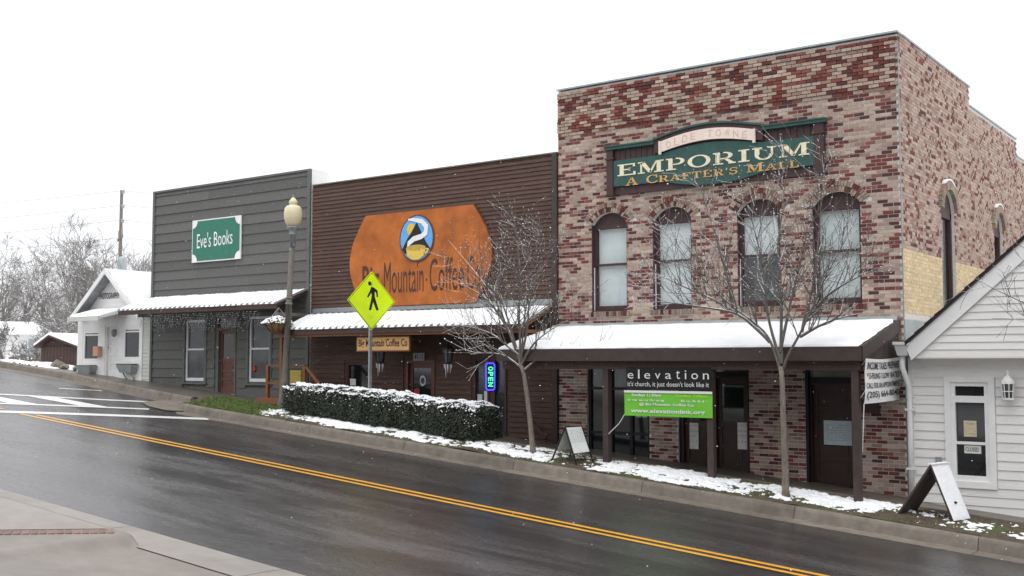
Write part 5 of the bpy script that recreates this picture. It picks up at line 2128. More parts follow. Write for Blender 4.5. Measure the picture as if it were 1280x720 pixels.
for sgn in (-1, 1):
    e_ = ex0 if sgn < 0 else rx1
    m = MB()
    pts_b = [(rp, yg - .1, rz - .05), (e_, yg - .1, ez - .05), (e_, 33, ez - .05), (rp, 33, rz - .05)]
    pts_t = [(rp, yg - .1, rz), (e_, yg - .1, ez), (e_, 33, ez), (rp, 33, rz)]
    k = 1 if sgn < 0 else -1
    m.hexa(pts_b[::k], pts_t[::k])
    ro = m.build('roof', 'dark_roof', rh)
    run_snow(ro, (e_, yg + .02, ez + .004), (e_, 33, ez + .004), (rp, 33, rz + .004), (rp, yg + .02, rz + .004), t=.02, seed=14, nx=60, ny_=40, ragged=.05)
    m = MB()
    m.hexa([(rp, yg - .06, rz - .36), (e_ - sgn * .1, yg - .06, ez - .32), (e_ - sgn * .1, yg - .03, ez - .32), (rp, yg - .03, rz - .36)],
           [(rp, yg - .06, rz - .052), (e_ + sgn * .0, yg - .06, ez - .052), (e_ + sgn * .0, yg - .03, ez - .052), (rp, yg - .03, rz - .052)])
    m.build('rake_board', 'white_paint', rh)
    # shingle ends along the rake
    n_ = 26
    for q in range(n_):
        t0, t1 = q / n_, (q + .96) / n_
        a_, b_ = Vector((e_, 0, ez)).lerp(Vector((rp, 0, rz)), t0), Vector((e_, 0, ez)).lerp(Vector((rp, 0, rz)), t1)
        MB().hexa([(a_.x, yg - .13, a_.z + .004), (b_.x, yg - .13, b_.z + .004), (b_.x, yg + .05, b_.z + .004), (a_.x, yg + .05, a_.z + .004)],
                  [(a_.x, yg - .13, a_.z + .034), (b_.x, yg - .13, b_.z + .012), (b_.x, yg + .05, b_.z + .012), (a_.x, yg + .05, a_.z + .034)]).build('shingle', 'dark_roof', ro)
m = MB()
m.box(RX0 - .02, RX0 + .18, yw + .2, 32.8, -4.2, .2)
m.box(rx1 - .4, rx1 - .2, yw + .2, 32.8, -4.6, .2)
m.box(RX0 + .18, rx1 - .4, 32.6, 32.8, -4.6, rz - 1.6)
m.build('rear_walls', 'white_siding', rh)
# tall window with transom
w = WZ[0]
m = MB()
cs = .11
m.box(w[0] - cs, w[0], yw - .05, yw + .0, w[2] - .12, w[3] + .1)
m.box(w[1], w[1] + cs, yw - .05, yw + .0, w[2] - .12, w[3] + .1)
m.box(w[0], w[1], yw - .05, yw, w[3], w[3] + .1)
m.box(w[0], w[1], yw - .05, yw, w[2] - .12, w[2])
m.build('window_casing', 'white_paint', rh)
zt0 = P(1212, 499, yw)[1]
m = MB()
f_ = .075
for a, b, c_, d_ in ((w[0], w[0] + f_, w[2], w[3]), (w[1] - f_, w[1], w[2], w[3]), (w[0] + f_, w[1] - f_, w[3] - f_, w[3]), (w[0] + f_, w[1] - f_, w[2], w[2] + .1), (w[0] + f_, w[1] - f_, zt0 - .06, zt0 + .06)):
    m.box(a, b, yw - .02, yw + .09, c_, d_)
wo_ = m.build('window', 'white_paint', rh)
zmr = P(1212, 554, yw)[1]
MB().box(w[0] + f_, w[1] - f_, yw + .0, yw + .07, zmr - .025, zmr + .025).build('meeting_rail', 'white_paint', wo_)
for c_, d_, y_ in ((zt0 + .06, w[3] - f_, .04), (zmr + .025, zt0 - .06, .05), (w[2] + .1, zmr - .025, .035)):
    MB().box(w[0] + f_, w[1] - f_, yw + y_, yw + y_ + .006, c_, d_).build('pane', 'glass_dark', wo_)
x0, x1, za_, zb_ = rect(1204, 1220, 526, 546, yw)
MB().box(x0, x1, yw + .04, yw + .044, za_, zb_).build('notice', 'paper_tan', wo_)
flat_text(MB(), 'PLEASE', (x0 + .04, yw + .038, zb_ - .07), (x1 - x0 - .08, 0, 0), (0, 0, .035), True).build('notice_print', 'ink_grey', wo_)
sc = MB()
for k in range(3):
    scribble(sc, (x0 + .03, yw + .038, zb_ - .15 - k * .05), (x1 - x0 - .06, 0, 0), (0, 0, .03), 8, br)
sc.build('notice_print', 'ink_grey', wo_, kind='stuff')
x0, x1, za_, zb_ = rect(1205, 1226, 557, 567, yw)
MB().box(x0, x1, yw + .026, yw + .03, za_, zb_).build('closed_sign', 'paper', wo_)
flat_text(MB(), 'CLOSED', (x0 + .02, yw + .024, za_ + .035), (x1 - x0 - .06, 0, 0), (0, 0, .075), True).build('closed_lettering', 'ink', wo_)
x, z = P(1213, 599, yw)
MB().ext([(x + .035 * math.cos(R(a)), z + .035 * math.sin(R(a))) for a in range(0, 360, 24)], (0, yw + .027, 0), (1, 0, 0), (0, 0, 1), (0, .004, 0)).build('round_sticker', 'orange', wo_)
# wall lantern
x, z = P(1260, 484, yw - .14)
wl = thing('wall_lantern', 'white lantern mounted on the clapboard beside the tall window', 'lamp', (x, yw, z - .2))
yl_ = yw - .15
MB().lathe([(.115, .02), (.11, .07), (.07, .13), (.03, .16), (.02, .2), (.03, .23), (.005, .27)], (x, yl_, z + .04), 8).build('cap', 'white_paint', wl)
m = MB()
for a in range(8):
    t = R(a * 45 + 22)
    m.tube([(x + .11 * math.cos(t), yl_ + .11 * math.sin(t), z + .06), (x + .085 * math.cos(t), yl_ + .085 * math.sin(t), z - .2)], .009, 4)
m.lathe([(.06, -.25), (.1, -.22), (.1, -.195), (.07, -.19)], (x, yl_, z), 8)
m.lathe([(.102, -.08), (.106, -.08), (.106, -.065), (.102, -.065)], (x, yl_, z), 8)
m.build('cage', 'white_paint', wl)
MB().lathe([(.08, -.19), (.1, .06)], (x, yl_, z), 8).build('glass', 'glass_dim', wl)
MB().box(x - .05, x + .05, yw - .05, yw - .025, z - .12, z + .12).build('back_plate', 'white_paint', wl)
MB().bar((x, yw - .05, z + .0), (x, yl_ + .1, z + .04), .03, .03).build('arm', 'white_paint', wl)
x, z = P(1174, 577, yw)
MB().box(x - .05, x + .05, yw - .06, yw - .02, z - .09, z + .09).build('outlet_box', 'ink_grey', rh)
# gutter end and downpipe
gx = P(1131, 440, 21.15)[0]
gt = thing('downpipe', 'white gutter end and downpipe between brick building and clapboard house', 'downpipe', (gx, 21.2, -2.6))
m = MB()
m.hexa([(gx - .09, 20.98, .13), (gx + .1, 20.98, .13), (gx + .1, 21.2, .13), (gx - .09, 21.2, .13)], [(gx - .13, 20.92, .33), (gx + .13, 20.92, .33), (gx + .13, 21.22, .33), (gx - .13, 21.22, .33)])
m.box(gx - .15, gx + .15, 20.9, 21.24, .33, .385)
m.build('hopper', 'white_trim_cool', gt)
m = MB()
m.tube([(gx - .03, 21.08, .15), (gx - .03, 21.08, -.1), (gx + .02, 21.14, -.3), (gx + .045, 21.2, -.45), (gx + .045, 21.22, -1.4), (gx + .045, 21.22, zA(gx) + .1)], .052, 8)
m.build('pipe', 'white_trim_cool', gt, smooth=True)
for z in (-.9, -2.0):
    MB().box(gx - .03, gx + .12, 21.17, 21.3, z, z + .04).build('strap', 'white_trim_cool', gt)
MB().box(gx - .02, gx + .15, 33 - 11.76, 33, .28, .38).build('side_gutter', 'white_trim_cool', gt)

# ================================================================== STREET FURNITURE
# lamp post with acorn globe, leaning a little
LY = 20.3
lb = P3(354, 513, LY)
lb.z = zA(lb.x) + .05
lt_ = P3(366, 292, LY)
ltop = P3(366.8, 247, LY).z
lp = thing('street_lamp', 'grey street lamp with cream acorn globe in front of the grey shop', 'street lamp', tuple(lb))
ax = (lt_ - lb)
h_ = ax.length
axn = ax.normalized()
m = MB()
m.tube([lb + axn * t for t in (-.1, .02, .25, .3, .8, .85, 1.3, h_ * .6, h_ * .601, h_ * .605, h_ * .606, h_)],
       [.17, .17, .155, .13, .115, .095, .088, .08, .095, .095, .078, .07], 12)
m.build('post', 'lamp_post', lp, smooth=True)
gc = lt_
m = MB().lathe([(.075, -.35), (.075, -.05), (.1, -.04), (.1, 0), (.085, .02), (.12, .1), (.16, .14), (.16, .19), (.12, .2)], tuple(gc), 14)
m.build('collar', 'lamp_metal', lp, smooth=True)
H_ = ltop - gc.z
m = MB().lathe([(.13, .19), (.2, .28), (.24, .42), (.245, .55), (.225, .68), (.17, .745), (.11, .76), (.1, .79), (.12, .81), (.11, .87), (.055, .95), (.02, .98)], tuple(gc), 18)
m.build('globe', 'lamp_globe', lp, smooth=True)
m = MB().lathe([(.02, .975), (.03, 1.0), (.012, 1.03), (.015, 1.07), (.003, H_ + .06)], tuple(gc), 8)
m.build('finial', 'lamp_metal', lp)
for t in (h_ * .6, h_ * .635):
    m = MB()
    m.tube([lb + axn * (t - .012), lb + axn * (t + .012)], .1, 12)
    m.build('band', 'galv', lp)

# hanging basket at the corner of the grey awning
hx, hz = P(347, 404, 20.3)
hb = thing('hanging_basket', 'snow-topped coir hanging basket at the corner of the grey awning', 'basket', (hx, 20.3, hz - .3))
MB().lathe([(.05, -.27), (.2, -.22), (.3, -.1), (.335, .02), (.33, .03)], (hx, 20.3, hz), 14).build('liner', 'basket_coir', hb, smooth=True)
m = MB()
for a in range(10):
    t = R(a * 36)
    m.tube([(hx + .34 * math.cos(t), 20.3 + .34 * math.sin(t), hz + .02), (hx + .31 * math.cos(t), 20.3 + .31 * math.sin(t), hz - .1), (hx + .2 * math.cos(t), 20.3 + .2 * math.sin(t), hz - .23)], .007, 4)
m.tube([(hx + .345 * math.cos(R(a)), 20.3 + .345 * math.sin(R(a)), hz + .03) for a in range(0, 361, 24)], .012, 5)
m.build('wire_frame', 'black_iron', hb)
lf = MB()
for k in range(420):
    a, rr_ = rnd.uniform(0, 6.28), rnd.uniform(.1, .4)
    p = Vector((hx + rr_ * math.cos(a), 20.3 + rr_ * math.sin(a), hz + .12 - rr_ * rr_ * 1.1 + rnd.uniform(-.06, .05)))
    u = Vector((rnd.gauss(0, 1), rnd.gauss(0, 1), rnd.gauss(0, .6))).normalized() * .035
    v = u.orthogonal().normalized() * .016
    lf.add([p - u, p + v, p + u, p - v], [(0, 1, 2, 3)])
lf.build('foliage', 'hedge_leaf', hb, kind='stuff')


def snow_lump(mb, c, r, rr, n=1):
    c = Vector(c)
    vs = [Vector((1, 0, 0)), Vector((0, 1, 0)), Vector((-1, 0, 0)), Vector((0, -1, 0)), Vector((0, 0, 1)), Vector((0, 0, -.5)),
          Vector((.6, .6, .5)), Vector((-.6, .6, .5)), Vector((-.6, -.6, .5)), Vector((.6, -.6, .5))]
    vs = [c + v * r * rr.uniform(.75, 1.25) for v in vs]
    mb.add(vs, [(4, 9, 6), (4, 6, 7), (4, 7, 8), (4, 8, 9), (0, 6, 9), (6, 0, 1), (6, 1, 7), (7, 1, 2), (7, 2, 8), (8, 2, 3), (8, 3, 9), (9, 3, 0), (1, 0, 5), (2, 1, 5), (3, 2, 5), (0, 3, 5)])


sl2 = MB()
for k in range(260):
    a, rr_ = rnd.uniform(0, 6.28), .42 * math.sqrt(rnd.random())
    snow_lump(sl2, (hx + rr_ * math.cos(a), 20.3 + rr_ * math.sin(a), hz + .17 - rr_ * rr_ * 1.05), rnd.uniform(.022, .045), rnd)
sl2.build('snow_cap', 'snow', hb, kind='stuff')
m = MB()
hook = Vector((hx - .02, 20.35, 1.48))
for a in (30, 150, 270):
    m.tube([(hx + .34 * math.cos(R(a)), 20.3 + .34 * math.sin(R(a)), hz + .03), hook], .008, 4)
m.build('chains', 'galv', hb)

# pedestrian crossing sign, facing down the street
SX, SY = P3(463.5, 376, 20.05).x, 20.05
scz = P3(463.5, 376, 20.05).z
ps = thing('pedestrian_sign', 'yellow-green diamond pedestrian crossing sign on a steel post behind the hedge', 'road sign', (SX, SY, zA(SX)))
th = R(9)
U = Vector((math.sin(th), math.cos(th), 0))
N = Vector((math.cos(th), -math.sin(th), 0))
hd = .727
O = Vector((SX, SY, scz))


def dia(k, off, mat, name, par=ps, thick=.004, r=.1):
    pts = []
    for a in (0, 90, 180, 270):
        c_ = Vector((math.cos(R(a)), math.sin(R(a)))) * (k - r * .42)
        for q in (-40, -20, 0, 20, 40):
            pts.append((c_.x + r * .55 * math.cos(R(a + q)) - r * .15 * math.cos(R(a)), c_.y + r * .55 * math.sin(R(a + q)) - r * .15 * math.sin(R(a))))
    return MB().ext([(p[0] * hd, p[1] * hd) for p in pts], O + N * off, U, (0, 0, 1), N * -thick).build(name, mat, par)


bevel(dia(1.0, .03, 'fluoro', 'plate'), .002, 1)
dia(.965, .0325, 'black', 'border', thick=.002)
dia(.94, .035, 'fluoro', 'face', thick=.002)
man = [(985, 150), (1010, 158), (1030, 172), (1048, 188), (1054, 252), (1040, 255), (1032, 207), (1020, 200), (1020, 250), (1032, 292), (1060, 388), (1038, 395), (1005, 305), (985, 392), (962, 390), (983, 292), (990, 240), (986, 212), (956, 264), (942, 258), (972, 192)]
pp = MB().ext([((x - 990) / 230 * hd * .98, (295 - y) / 295 * hd * .98) for x, y in man], O + N * .038, U, (0, 0, 1), N * -.002)
pp.ext([((970 - 990) / 230 * hd + .052 * math.cos(R(a)), (295 - 122) / 295 * hd + .052 * math.sin(R(a))) for a in range(0, 360, 20)], O + N * .038, U, (0, 0, 1), N * -.002)
pp.build('walking_figure', 'black', ps)
m = MB()
pz_ = zA(SX) - .1
m.hexa([O + U * a + N * b + Vector((0, 0, pz_ - scz)) for a, b in ((-.04, -.03), (.04, -.03), (.04, .02), (-.04, .02))],
       [O + U * a + N * b + Vector((0, 0, .55)) for a, b in ((-.04, -.03), (.04, -.03), (.04, .02), (-.04, .02))])
m.build('post', 'galv', ps)
for dz_ in (-.4, .4):
    p = O + N * .042 + Vector((0, 0, dz_))
    MB().ext([(.016 * math.cos(R(a)), .016 * math.sin(R(a))) for a in range(0, 360, 60)], p, U, (0, 0, 1), N * -.012).build('bolt', 'galv', ps)


# hedge ---------------------------------------------------------------------------
hg = thing('hedge', 'clipped dark evergreen hedge with snow on top along the far kerb', 'hedge', (-18.8, 20.2, zA(-18.8)))
hr = random.Random(5)
HYF, HYB = 19.3, 20.35
hx0, hx1 = P(362, 500, 19.6)[0], P(596, 530, 19.4)[0]
tl_, tr_ = P(362, 481, 19.6), P(606, 510, 19.4)


def hedge_top(x):
    t = (x - tl_[0]) / (tr_[0] - tl_[0])
    return tl_[1] + (tr_[1] - tl_[1]) * t + .07 * noise.noise((x * .8, 0, 2)) + .05 * noise.noise((x * 3.1, 0, 5)) + .1 * math.sin(math.pi * min(1, max(0, t))) * (1 - t)


def hedge_bot(x):
    return verge_z(x, 19.4) + .05


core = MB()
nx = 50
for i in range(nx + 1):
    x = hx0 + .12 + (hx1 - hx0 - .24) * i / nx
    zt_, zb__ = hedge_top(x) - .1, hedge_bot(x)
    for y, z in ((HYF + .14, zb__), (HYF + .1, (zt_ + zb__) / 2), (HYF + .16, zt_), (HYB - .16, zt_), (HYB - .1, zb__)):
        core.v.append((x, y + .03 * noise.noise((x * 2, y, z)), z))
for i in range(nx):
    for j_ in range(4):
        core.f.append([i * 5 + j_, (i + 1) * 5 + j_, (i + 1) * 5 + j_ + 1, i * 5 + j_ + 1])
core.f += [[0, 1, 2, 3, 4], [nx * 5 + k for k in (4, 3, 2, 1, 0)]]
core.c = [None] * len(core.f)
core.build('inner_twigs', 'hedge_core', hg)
lv, sv = MB(), MB()
for k in range(46000):
    s_ = hr.random()
    x = hr.uniform(hx0, hx1)
    zt_, zb__ = hedge_top(x), hedge_bot(x)
    bul = .05 * noise.noise((x * 1.5, 1, 1)) + .05 * noise.noise((x * 5, 2, s_))
    if s_ < .52:
        z = zb__ + (zt_ - zb__) * hr.random() ** .9
        y = HYF + .02 + hr.uniform(-.02, .12) + bul + .06 * ((z - zb__) / (zt_ - zb__) - .5) ** 2 * 4 + .05 * noise.noise((x * 3, z * 3, 7))
        nrm = Vector((0, -1, .35))
    elif s_ < .84:
        y = hr.uniform(HYF + .03, HYB)
        z = zt_ - hr.uniform(0, .1) + .05 * noise.noise((x * 4, y * 4, 3)) - .12 * max(0, abs((y - (HYF + HYB) / 2) / .5) - .6) * 2
        nrm = Vector((0, 0, 1))
    else:
        e_ = 1 if hr.random() < .85 else 0
        y = hr.uniform(HYF + .05, HYB)
        z = zb__ + (zt_ - zb__) * hr.random()
        x = hx1 - hr.uniform(-.03, .13) if e_ else hx0 + hr.uniform(-.03, .13)
        zt_, zb__ = hedge_top(x), hedge_bot(x)
        z = zb__ + (zt_ - zb__) * hr.random()
        x += .06 * noise.noise((y * 3, z * 3, 9))
        nrm = Vector((1 if e_ else -1, 0, .35))
    n_ = (nrm + Vector((hr.gauss(0, .6), hr.gauss(0, .6), hr.gauss(0, .6)))).normalized()
    u = n_.orthogonal().normalized()
    u = (u * math.cos(k) + n_.cross(u) * math.sin(k)) * hr.uniform(.016, .03)
    v = n_.cross(u) * .55
    p = Vector((x, y, z))
    lv.add([p - u, p + v, p + u, p - v], [(0, 1, 2, 3)])
lv.build('leaves', 'hedge_leaf', hg, kind='stuff')
for k in range(7200):
    x = hr.uniform(hx0 + .02, hx1 - .0)
    y = hr.uniform(HYF + .0, HYB)
    zt_ = hedge_top(x)
    z = zt_ + .02 + .05 * noise.noise((x * 4, y * 4, 3)) - .12 * max(0, abs((y - (HYF + HYB) / 2) / .5) - .6) * 2
    q = hr.random()
    if q < .1:                      # a little snow caught on the face
        y = HYF - .01 + hr.uniform(0, .06)
        z = zt_ - abs(hr.gauss(0, .15)) - .0
        if z < hedge_bot(x) + .1:
            continue
        if hr.random() < .45:
            continue
    elif q < .13:
        x = hx1 + hr.uniform(-.06, .02)
        z = hedge_top(x) - abs(hr.gauss(0, .3))
    elif noise.noise((x * 5, y * 5, 20)) < -.15:
        continue
    snow_lump(sv, (x, y, z), hr.uniform(.012, .03) * (1.0 if q > .13 else .6), hr)
sv.build('snow_cap', 'snow', hg, kind='stuff')


# sandwich boards --------------------------------------------------------------------
ab = thing('sandwich_board', 'white sandwich board with black metal legs on the verge left of the green banner', 'sign', (-12.5, 19.2, zA(-12.5)))
fa = P3(688, 580.5, 18.98)
fb = P3(719, 586, 18.85)
ra = P3(713, 579, 19.4)
rb = P3(744, 584.5, 19.5)
# front panel leans right (towards +X), rear panel leans left
tA, tB = P3(707.5, 534, 19.0), P3(732, 534.5, 19.45)
legs_l = [(fa, tA)]
base_l, base_r = zA(-12.9) + .03, zA(-12.2) + .03
p1 = Vector((fa.x, 18.98, base_l - .02))          # left panel, front foot
p2 = Vector((fa.x + .08, 19.5, base_l - .0))      # left panel, back foot
p3 = Vector((fb.x, 18.93, base_r - .02))
p4 = Vector((fb.x + .08, 19.45, base_r))
ta = Vector((tA.x, 18.97, tA.z))
tb_ = Vector((tA.x + .06, 19.48, tA.z))
for foot, top_ in ((p1, ta), (p2, tb_), (p3, ta), (p4, tb_)):
    MB().bar(foot, top_ + (top_ - foot).normalized() * .0, .028, .028).build('leg', 'black_iron', ab)


def lerp_panel(f1, f2, t1, t2, a, b, off):
    q = [f1.lerp(t1, a), f2.lerp(t2, a), f2.lerp(t2, b), f1.lerp(t1, b)]
    n_ = (q[1] - q[0]).cross(q[3] - q[0]).normalized()
    if n_.x < 0:
        n_ = -n_
    return q, n_


for f1, f2, sgn in ((p1, p2, -1), (p3, p4, 1)):
    q, n_ = lerp_panel(f1, f2, ta, tb_, .36, .985, 0)
    m = MB().hexa([v - n_ * .008 for v in q], [v + n_ * .008 for v in q])
    po_ = m.build('panel', 'sandwich_white', ab)
    if sgn > 0:
        sc = MB()
        for k in range(11):
            b0 = .62 + k * .031
            w0, w1 = f1.lerp(ta, b0) + n_ * .011, f2.lerp(tb_, b0) + n_ * .011
            up__ = (ta - f1).normalized() * .013
            scribble(sc, w0.lerp(w1, .06), (w1 - w0) * .88, up__, 22, br)
        sc.build('print', 'ink_grey', po_, kind='stuff')
MB().tube([ta, tb_], .014, 6).build('hinge_rod', 'black_iron', ab)

ab = thing('sandwich_board', 'brown wooden sandwich board with snow on one face before the clapboard house', 'sign', (-5.6, 19.5, zA(-5.6)))
l1, l2 = P3(1122, 648, 19.2), P3(1134, 641, 19.75)
r1, r2 = P3(1193, 657, 19.3), P3(1203, 653, 19.85)
zl, zr = verge_z(l1.x, 19.3) - .01, verge_z(r1.x, 19.5) - .01
L1_, L2_ = Vector((l1.x, 19.22, zl)), Vector((l1.x + .14, 19.72, zl))
R1_, R2_ = Vector((r1.x, 19.22, zr)), Vector((r1.x + .14, 19.72, zr))
tz = P(1163, 581, 19.22)
T1, T2 = Vector((tz[0], 19.22, tz[1])), Vector((tz[0] + .14, 19.72, tz[1]))
for a, b, sgn in ((L1_, L2_, -1), (R1_, R2_, 1)):
    q = [a, b, T2, T1]
    n_ = (q[1] - q[0]).cross(q[3] - q[0]).normalized()
    if n_.z < 0:
        n_ = -n_
    m = MB().hexa([v - n_ * .02 for v in q], [v + n_ * .012 for v in q])
    po_ = m.build('panel', 'brown_paint' if sgn < 0 else 'dark_wood', ab)
    if sgn > 0:
        q2 = [v + n_ * .013 for v in q]
        run_snow(po_, q2[0], q2[1], q2[2], q2[3], t=.012, seed=31, name='panel_snow', mat='snow_thin', nx=12, ny_=24, ragged=.0)
        mm_ = q2[0].lerp(q2[3], .3).lerp(q2[1].lerp(q2[2], .3), .45)
        MB().lathe([(.01, -.02), (.03, -.01), (.03, .01), (.01, .02)], tuple(mm_ + n_ * .02), 8).build('handle', 'black_iron', po_)
MB().bar(T1 + Vector((0, 0, .012)), T2 + Vector((0, 0, .012)), .09, .02).build('hinge_cap', 'snow_thin', ab)


# ================================================================== TREES
def grow(mb, p, d, L, r, depth, rr, up=.15, lumps=None, minr=.0022, curl=.25, kids=(2, 4), sides=4):
    n = max(2, int(L / .13))
    pts, rs = [p.copy()], [r]
    q = p.copy()
    dd = d.copy()
    for i in range(n):
        dd = (dd + Vector((rr.gauss(0, curl), rr.gauss(0, curl), rr.gauss(0, curl) + up)) * .35).normalized()
        q = q + dd * (L / n)
        pts.append(q.copy())
        rs.append(max(minr, r * (1 - .75 * (i + 1) / n)))
    mb.tube(pts, rs, sides if r > .006 else 3, cap=False)
    if lumps is not None:
        for i in range(1, len(pts)):
            if rr.random() < .5:
                snow_lump(lumps, pts[i] + Vector((0, 0, rs[i])), rr.uniform(.006, .013), rr)
    if depth > 0:
        for k in range(rr.randint(*kids)):
            i = rr.randint(max(1, n // 4), n)
            t = pts[i] - pts[i - 1]
            t.normalize()
            s = Vector((rr.gauss(0, 1), rr.gauss(0, 1), rr.gauss(0, 1) + .3))
            s = (s - t * s.dot(t)).normalized()
            nd = (t * .75 + s * rr.uniform(.45, .8)).normalized()
            grow(mb, pts[i], nd, L * rr.uniform(.4, .7), max(minr, rs[i] * .7), depth - 1, rr, up, lumps, minr, curl, kids, sides)


def street_tree(label, Y, trunk, limbs, seed, twl=(.5, 1.15), spread=.8, r0=.062, density=10, rl=.036):
    rr = random.Random(seed)
    t0 = P3(*trunk[0], Y)
    root = thing('bare_tree', label, 'tree', (t0.x, Y, zA(t0.x)), 'bare street trees on the verge')
    tp = [P3(x, y, Y) for x, y in trunk]
    tp[0].z = verge_z(tp[0].x, Y)
    m = MB()
    n = len(tp)
    base = tp[0] - Vector((0, 0, .06))
    m.tube([base] + [tp[0] + Vector((0, 0, .1))] + tp[1:], [r0 * 1.5, r0 * 1.08] + [r0 * (1 - .3 * i / (n - 1)) for i in range(1, n)], 12)
    m.build('trunk', 'bark_trunk', root, smooth=True)
    cr, lumps = MB(), MB()
    for li, limb in enumerate(limbs):
        dy = rr.uniform(-spread, spread * .8)
        k = len(limb)
        pts = [P3(x, y, Y + dy * (i / (k - 1)) ** 1.2) for i, (x, y) in enumerate(limb)]
        # smooth and jitter
        fine = []
        for a, b in zip(pts[:-1], pts[1:]):
            nn = max(2, int((b - a).length / .16))
            fine += [a.lerp(b, i / nn) + Vector((rr.gauss(0, .012), rr.gauss(0, .012), rr.gauss(0, .012))) for i in range(nn)]
        fine.append(pts[-1])
        for _ in range(2):
            fine = [fine[0]] + [(fine[i - 1] + fine[i] * 2 + fine[i + 1]) / 4 for i in range(1, len(fine) - 1)] + [fine[-1]]
        ra = rl * rr.uniform(.8, 1.1)
        rs = [max(.004, ra * (1 - .9 * (i / (len(fine) - 1)) ** .8)) for i in range(len(fine))]
        cr.tube(fine, rs, 7, cap=False)
        Lt = sum((b - a).length for a, b in zip(fine[:-1], fine[1:]))
        for q in range(int(Lt * density)):
            i = int(rr.uniform(.22, 1.0) * (len(fine) - 1))
            i = max(1, i)
            t = (fine[i] - fine[i - 1]).normalized()
            s = Vector((rr.gauss(0, .8), rr.gauss(0, .7), rr.gauss(0, .8) + .7))
            s = (s - t * s.dot(t)).normalized()
            grow(cr, fine[i], (t * .7 + s * rr.uniform(.5, .9)).normalized(), rr.uniform(*twl) * (1.15 - .5 * i / len(fine)), min(.013, rs[i] * .65), 1 if rr.random() < .8 else 0, rr, .2, lumps, .0042)
        for i in range(2, len(fine)):
            if rr.random() < .35:
                snow_lump(lumps, fine[i] + Vector((0, 0, rs[i] * .9)), rr.uniform(.01, .02), rr)
    cr.build('crown', 'bark', root, smooth=True)
    lumps.build('snow_clumps', 'snow', root, kind='stuff')
    return root


TY = 19.2
street_tree('bare snow-dusted tree in front of the brick building with a wide crown', TY,
            [(982, 612), (981, 570), (979, 520), (978, 480), (976, 458)],
            [[(977, 462), (963, 422), (947, 407), (917, 384), (884, 355), (850, 315), (820, 276)],
             [(965, 428), (924, 392), (876, 384), (834, 378), (800, 376)],
             [(976, 455), (960, 395), (955, 347), (947, 300), (932, 250), (925, 228)],
             [(976, 455), (976, 400), (976, 367), (972, 305), (982, 230), (988, 180)],
             [(978, 460), (992, 432), (1008, 402), (1026, 360), (1047, 317), (1071, 272)],
             [(1000, 415), (1014, 370), (1021, 330), (1026, 263), (1032, 190)],
             [(1008, 402), (1035, 366), (1063, 351), (1101, 334)],
             [(917, 384), (908, 340), (890, 280), (872, 226)],
             [(947, 407), (895, 375), (842, 353), (800, 330)],
             [(1000, 420), (1045, 398), (1085, 390)],
             [(976, 440), (985, 390), (1000, 330), (1012, 270)]], 11, spread=.9)
street_tree('bare snow-dusted tree with white clumps between the hedge and brick building', 19.35,
            [(666, 564), (663, 530), (659, 495), (655, 468), (650, 452)],
            [[(651, 456), (640, 425), (632, 405), (618, 371), (595, 342), (560, 300)],
             [(650, 452), (649, 403), (650, 345), (645, 285), (637, 258)],
             [(652, 455), (656, 386), (671, 342), (688, 285)],
             [(645, 435), (634, 395), (621, 357), (627, 300)],
             [(653, 455), (665, 430), (688, 412), (722, 394)],
             [(636, 412), (612, 374), (585, 358), (552, 345)],
             [(648, 445), (622, 420), (590, 408), (565, 405)],
             [(651, 460), (628, 441), (590, 441), (556, 424)],
             [(657, 462), (685, 436), (712, 443), (745, 452)],
             [(651, 450), (660, 410), (662, 350), (655, 300)]], 23, spread=.8, r0=.058, density=8.0, rl=.03)
# tree just outside the frame on the right, its twigs reach in
street_tree('bare tree at the right edge reaching twigs over the clapboard gable', 20.0,
            [(1380, 690), (1376, 560), (1372, 470)],
            [[(1373, 480), (1350, 420), (1310, 390), (1262, 372), (1214, 345)],
             [(1373, 475), (1345, 380), (1300, 320), (1262, 300)],
             [(1373, 470), (1380, 380), (1390, 260)],
             [(1372, 480), (1340, 420), (1295, 400), (1240, 398)],
             [(1374, 470), (1410, 400), (1450, 330)],
             [(1373, 470), (1360, 340), (1345, 250)]], 41, density=3.0)


# ---- far left: utility pole, trees, buildings
up_x, up_y = P3(150, 330, 36).x, 36.0
pole = thing('utility_pole', 'wooden utility pole with insulators and transformer behind the white cottage', 'utility pole', (up_x, up_y, ground_z(up_x, up_y)))
ptop = P3(150.5, 238, up_y).z
MB().tube([(up_x, up_y, ground_z(up_x, up_y) - .2), (up_x, up_y, ptop)], [.115, .085], 10).build('post', 'pole_wood', pole)
insz = [P3(150, y, up_y).z for y in (242, 260, 278)]
for k, z in enumerate(insz):
    m = MB()
    m.tube([(up_x + .1, up_y - .05, z - .06), (up_x + .5, up_y - .25, z)], .035, 6)
    m.lathe([(.04, -.1), (.09, -.06), (.07, 0), (.1, .05), (.05, .12)], (up_x + .52, up_y - .25, z), 8)
    m.build('insulator', 'galv', pole)
z = P3(150, 298, up_y).z
MB().bar((up_x - .75, up_y + .35, z - .04), (up_x + .6, up_y - .3, z + .07), .1, .13).build('cross_arm', 'pole_wood', pole)
for t in (-.68, .52):
    MB().tube([(up_x + t, up_y - t * .5, z + .05), (up_x + t, up_y - t * .5, z + .5)], .045, 5).build('cutout', 'galv', pole)
z = P3(160, 332, up_y).z
MB().lathe([(.2, -.45), (.24, -.42), (.24, .3), (.2, .36), (.05, .4)], (up_x + .5, up_y - .2, z + .1), 12).build('transformer', 'lead_flashing', pole, smooth=True)
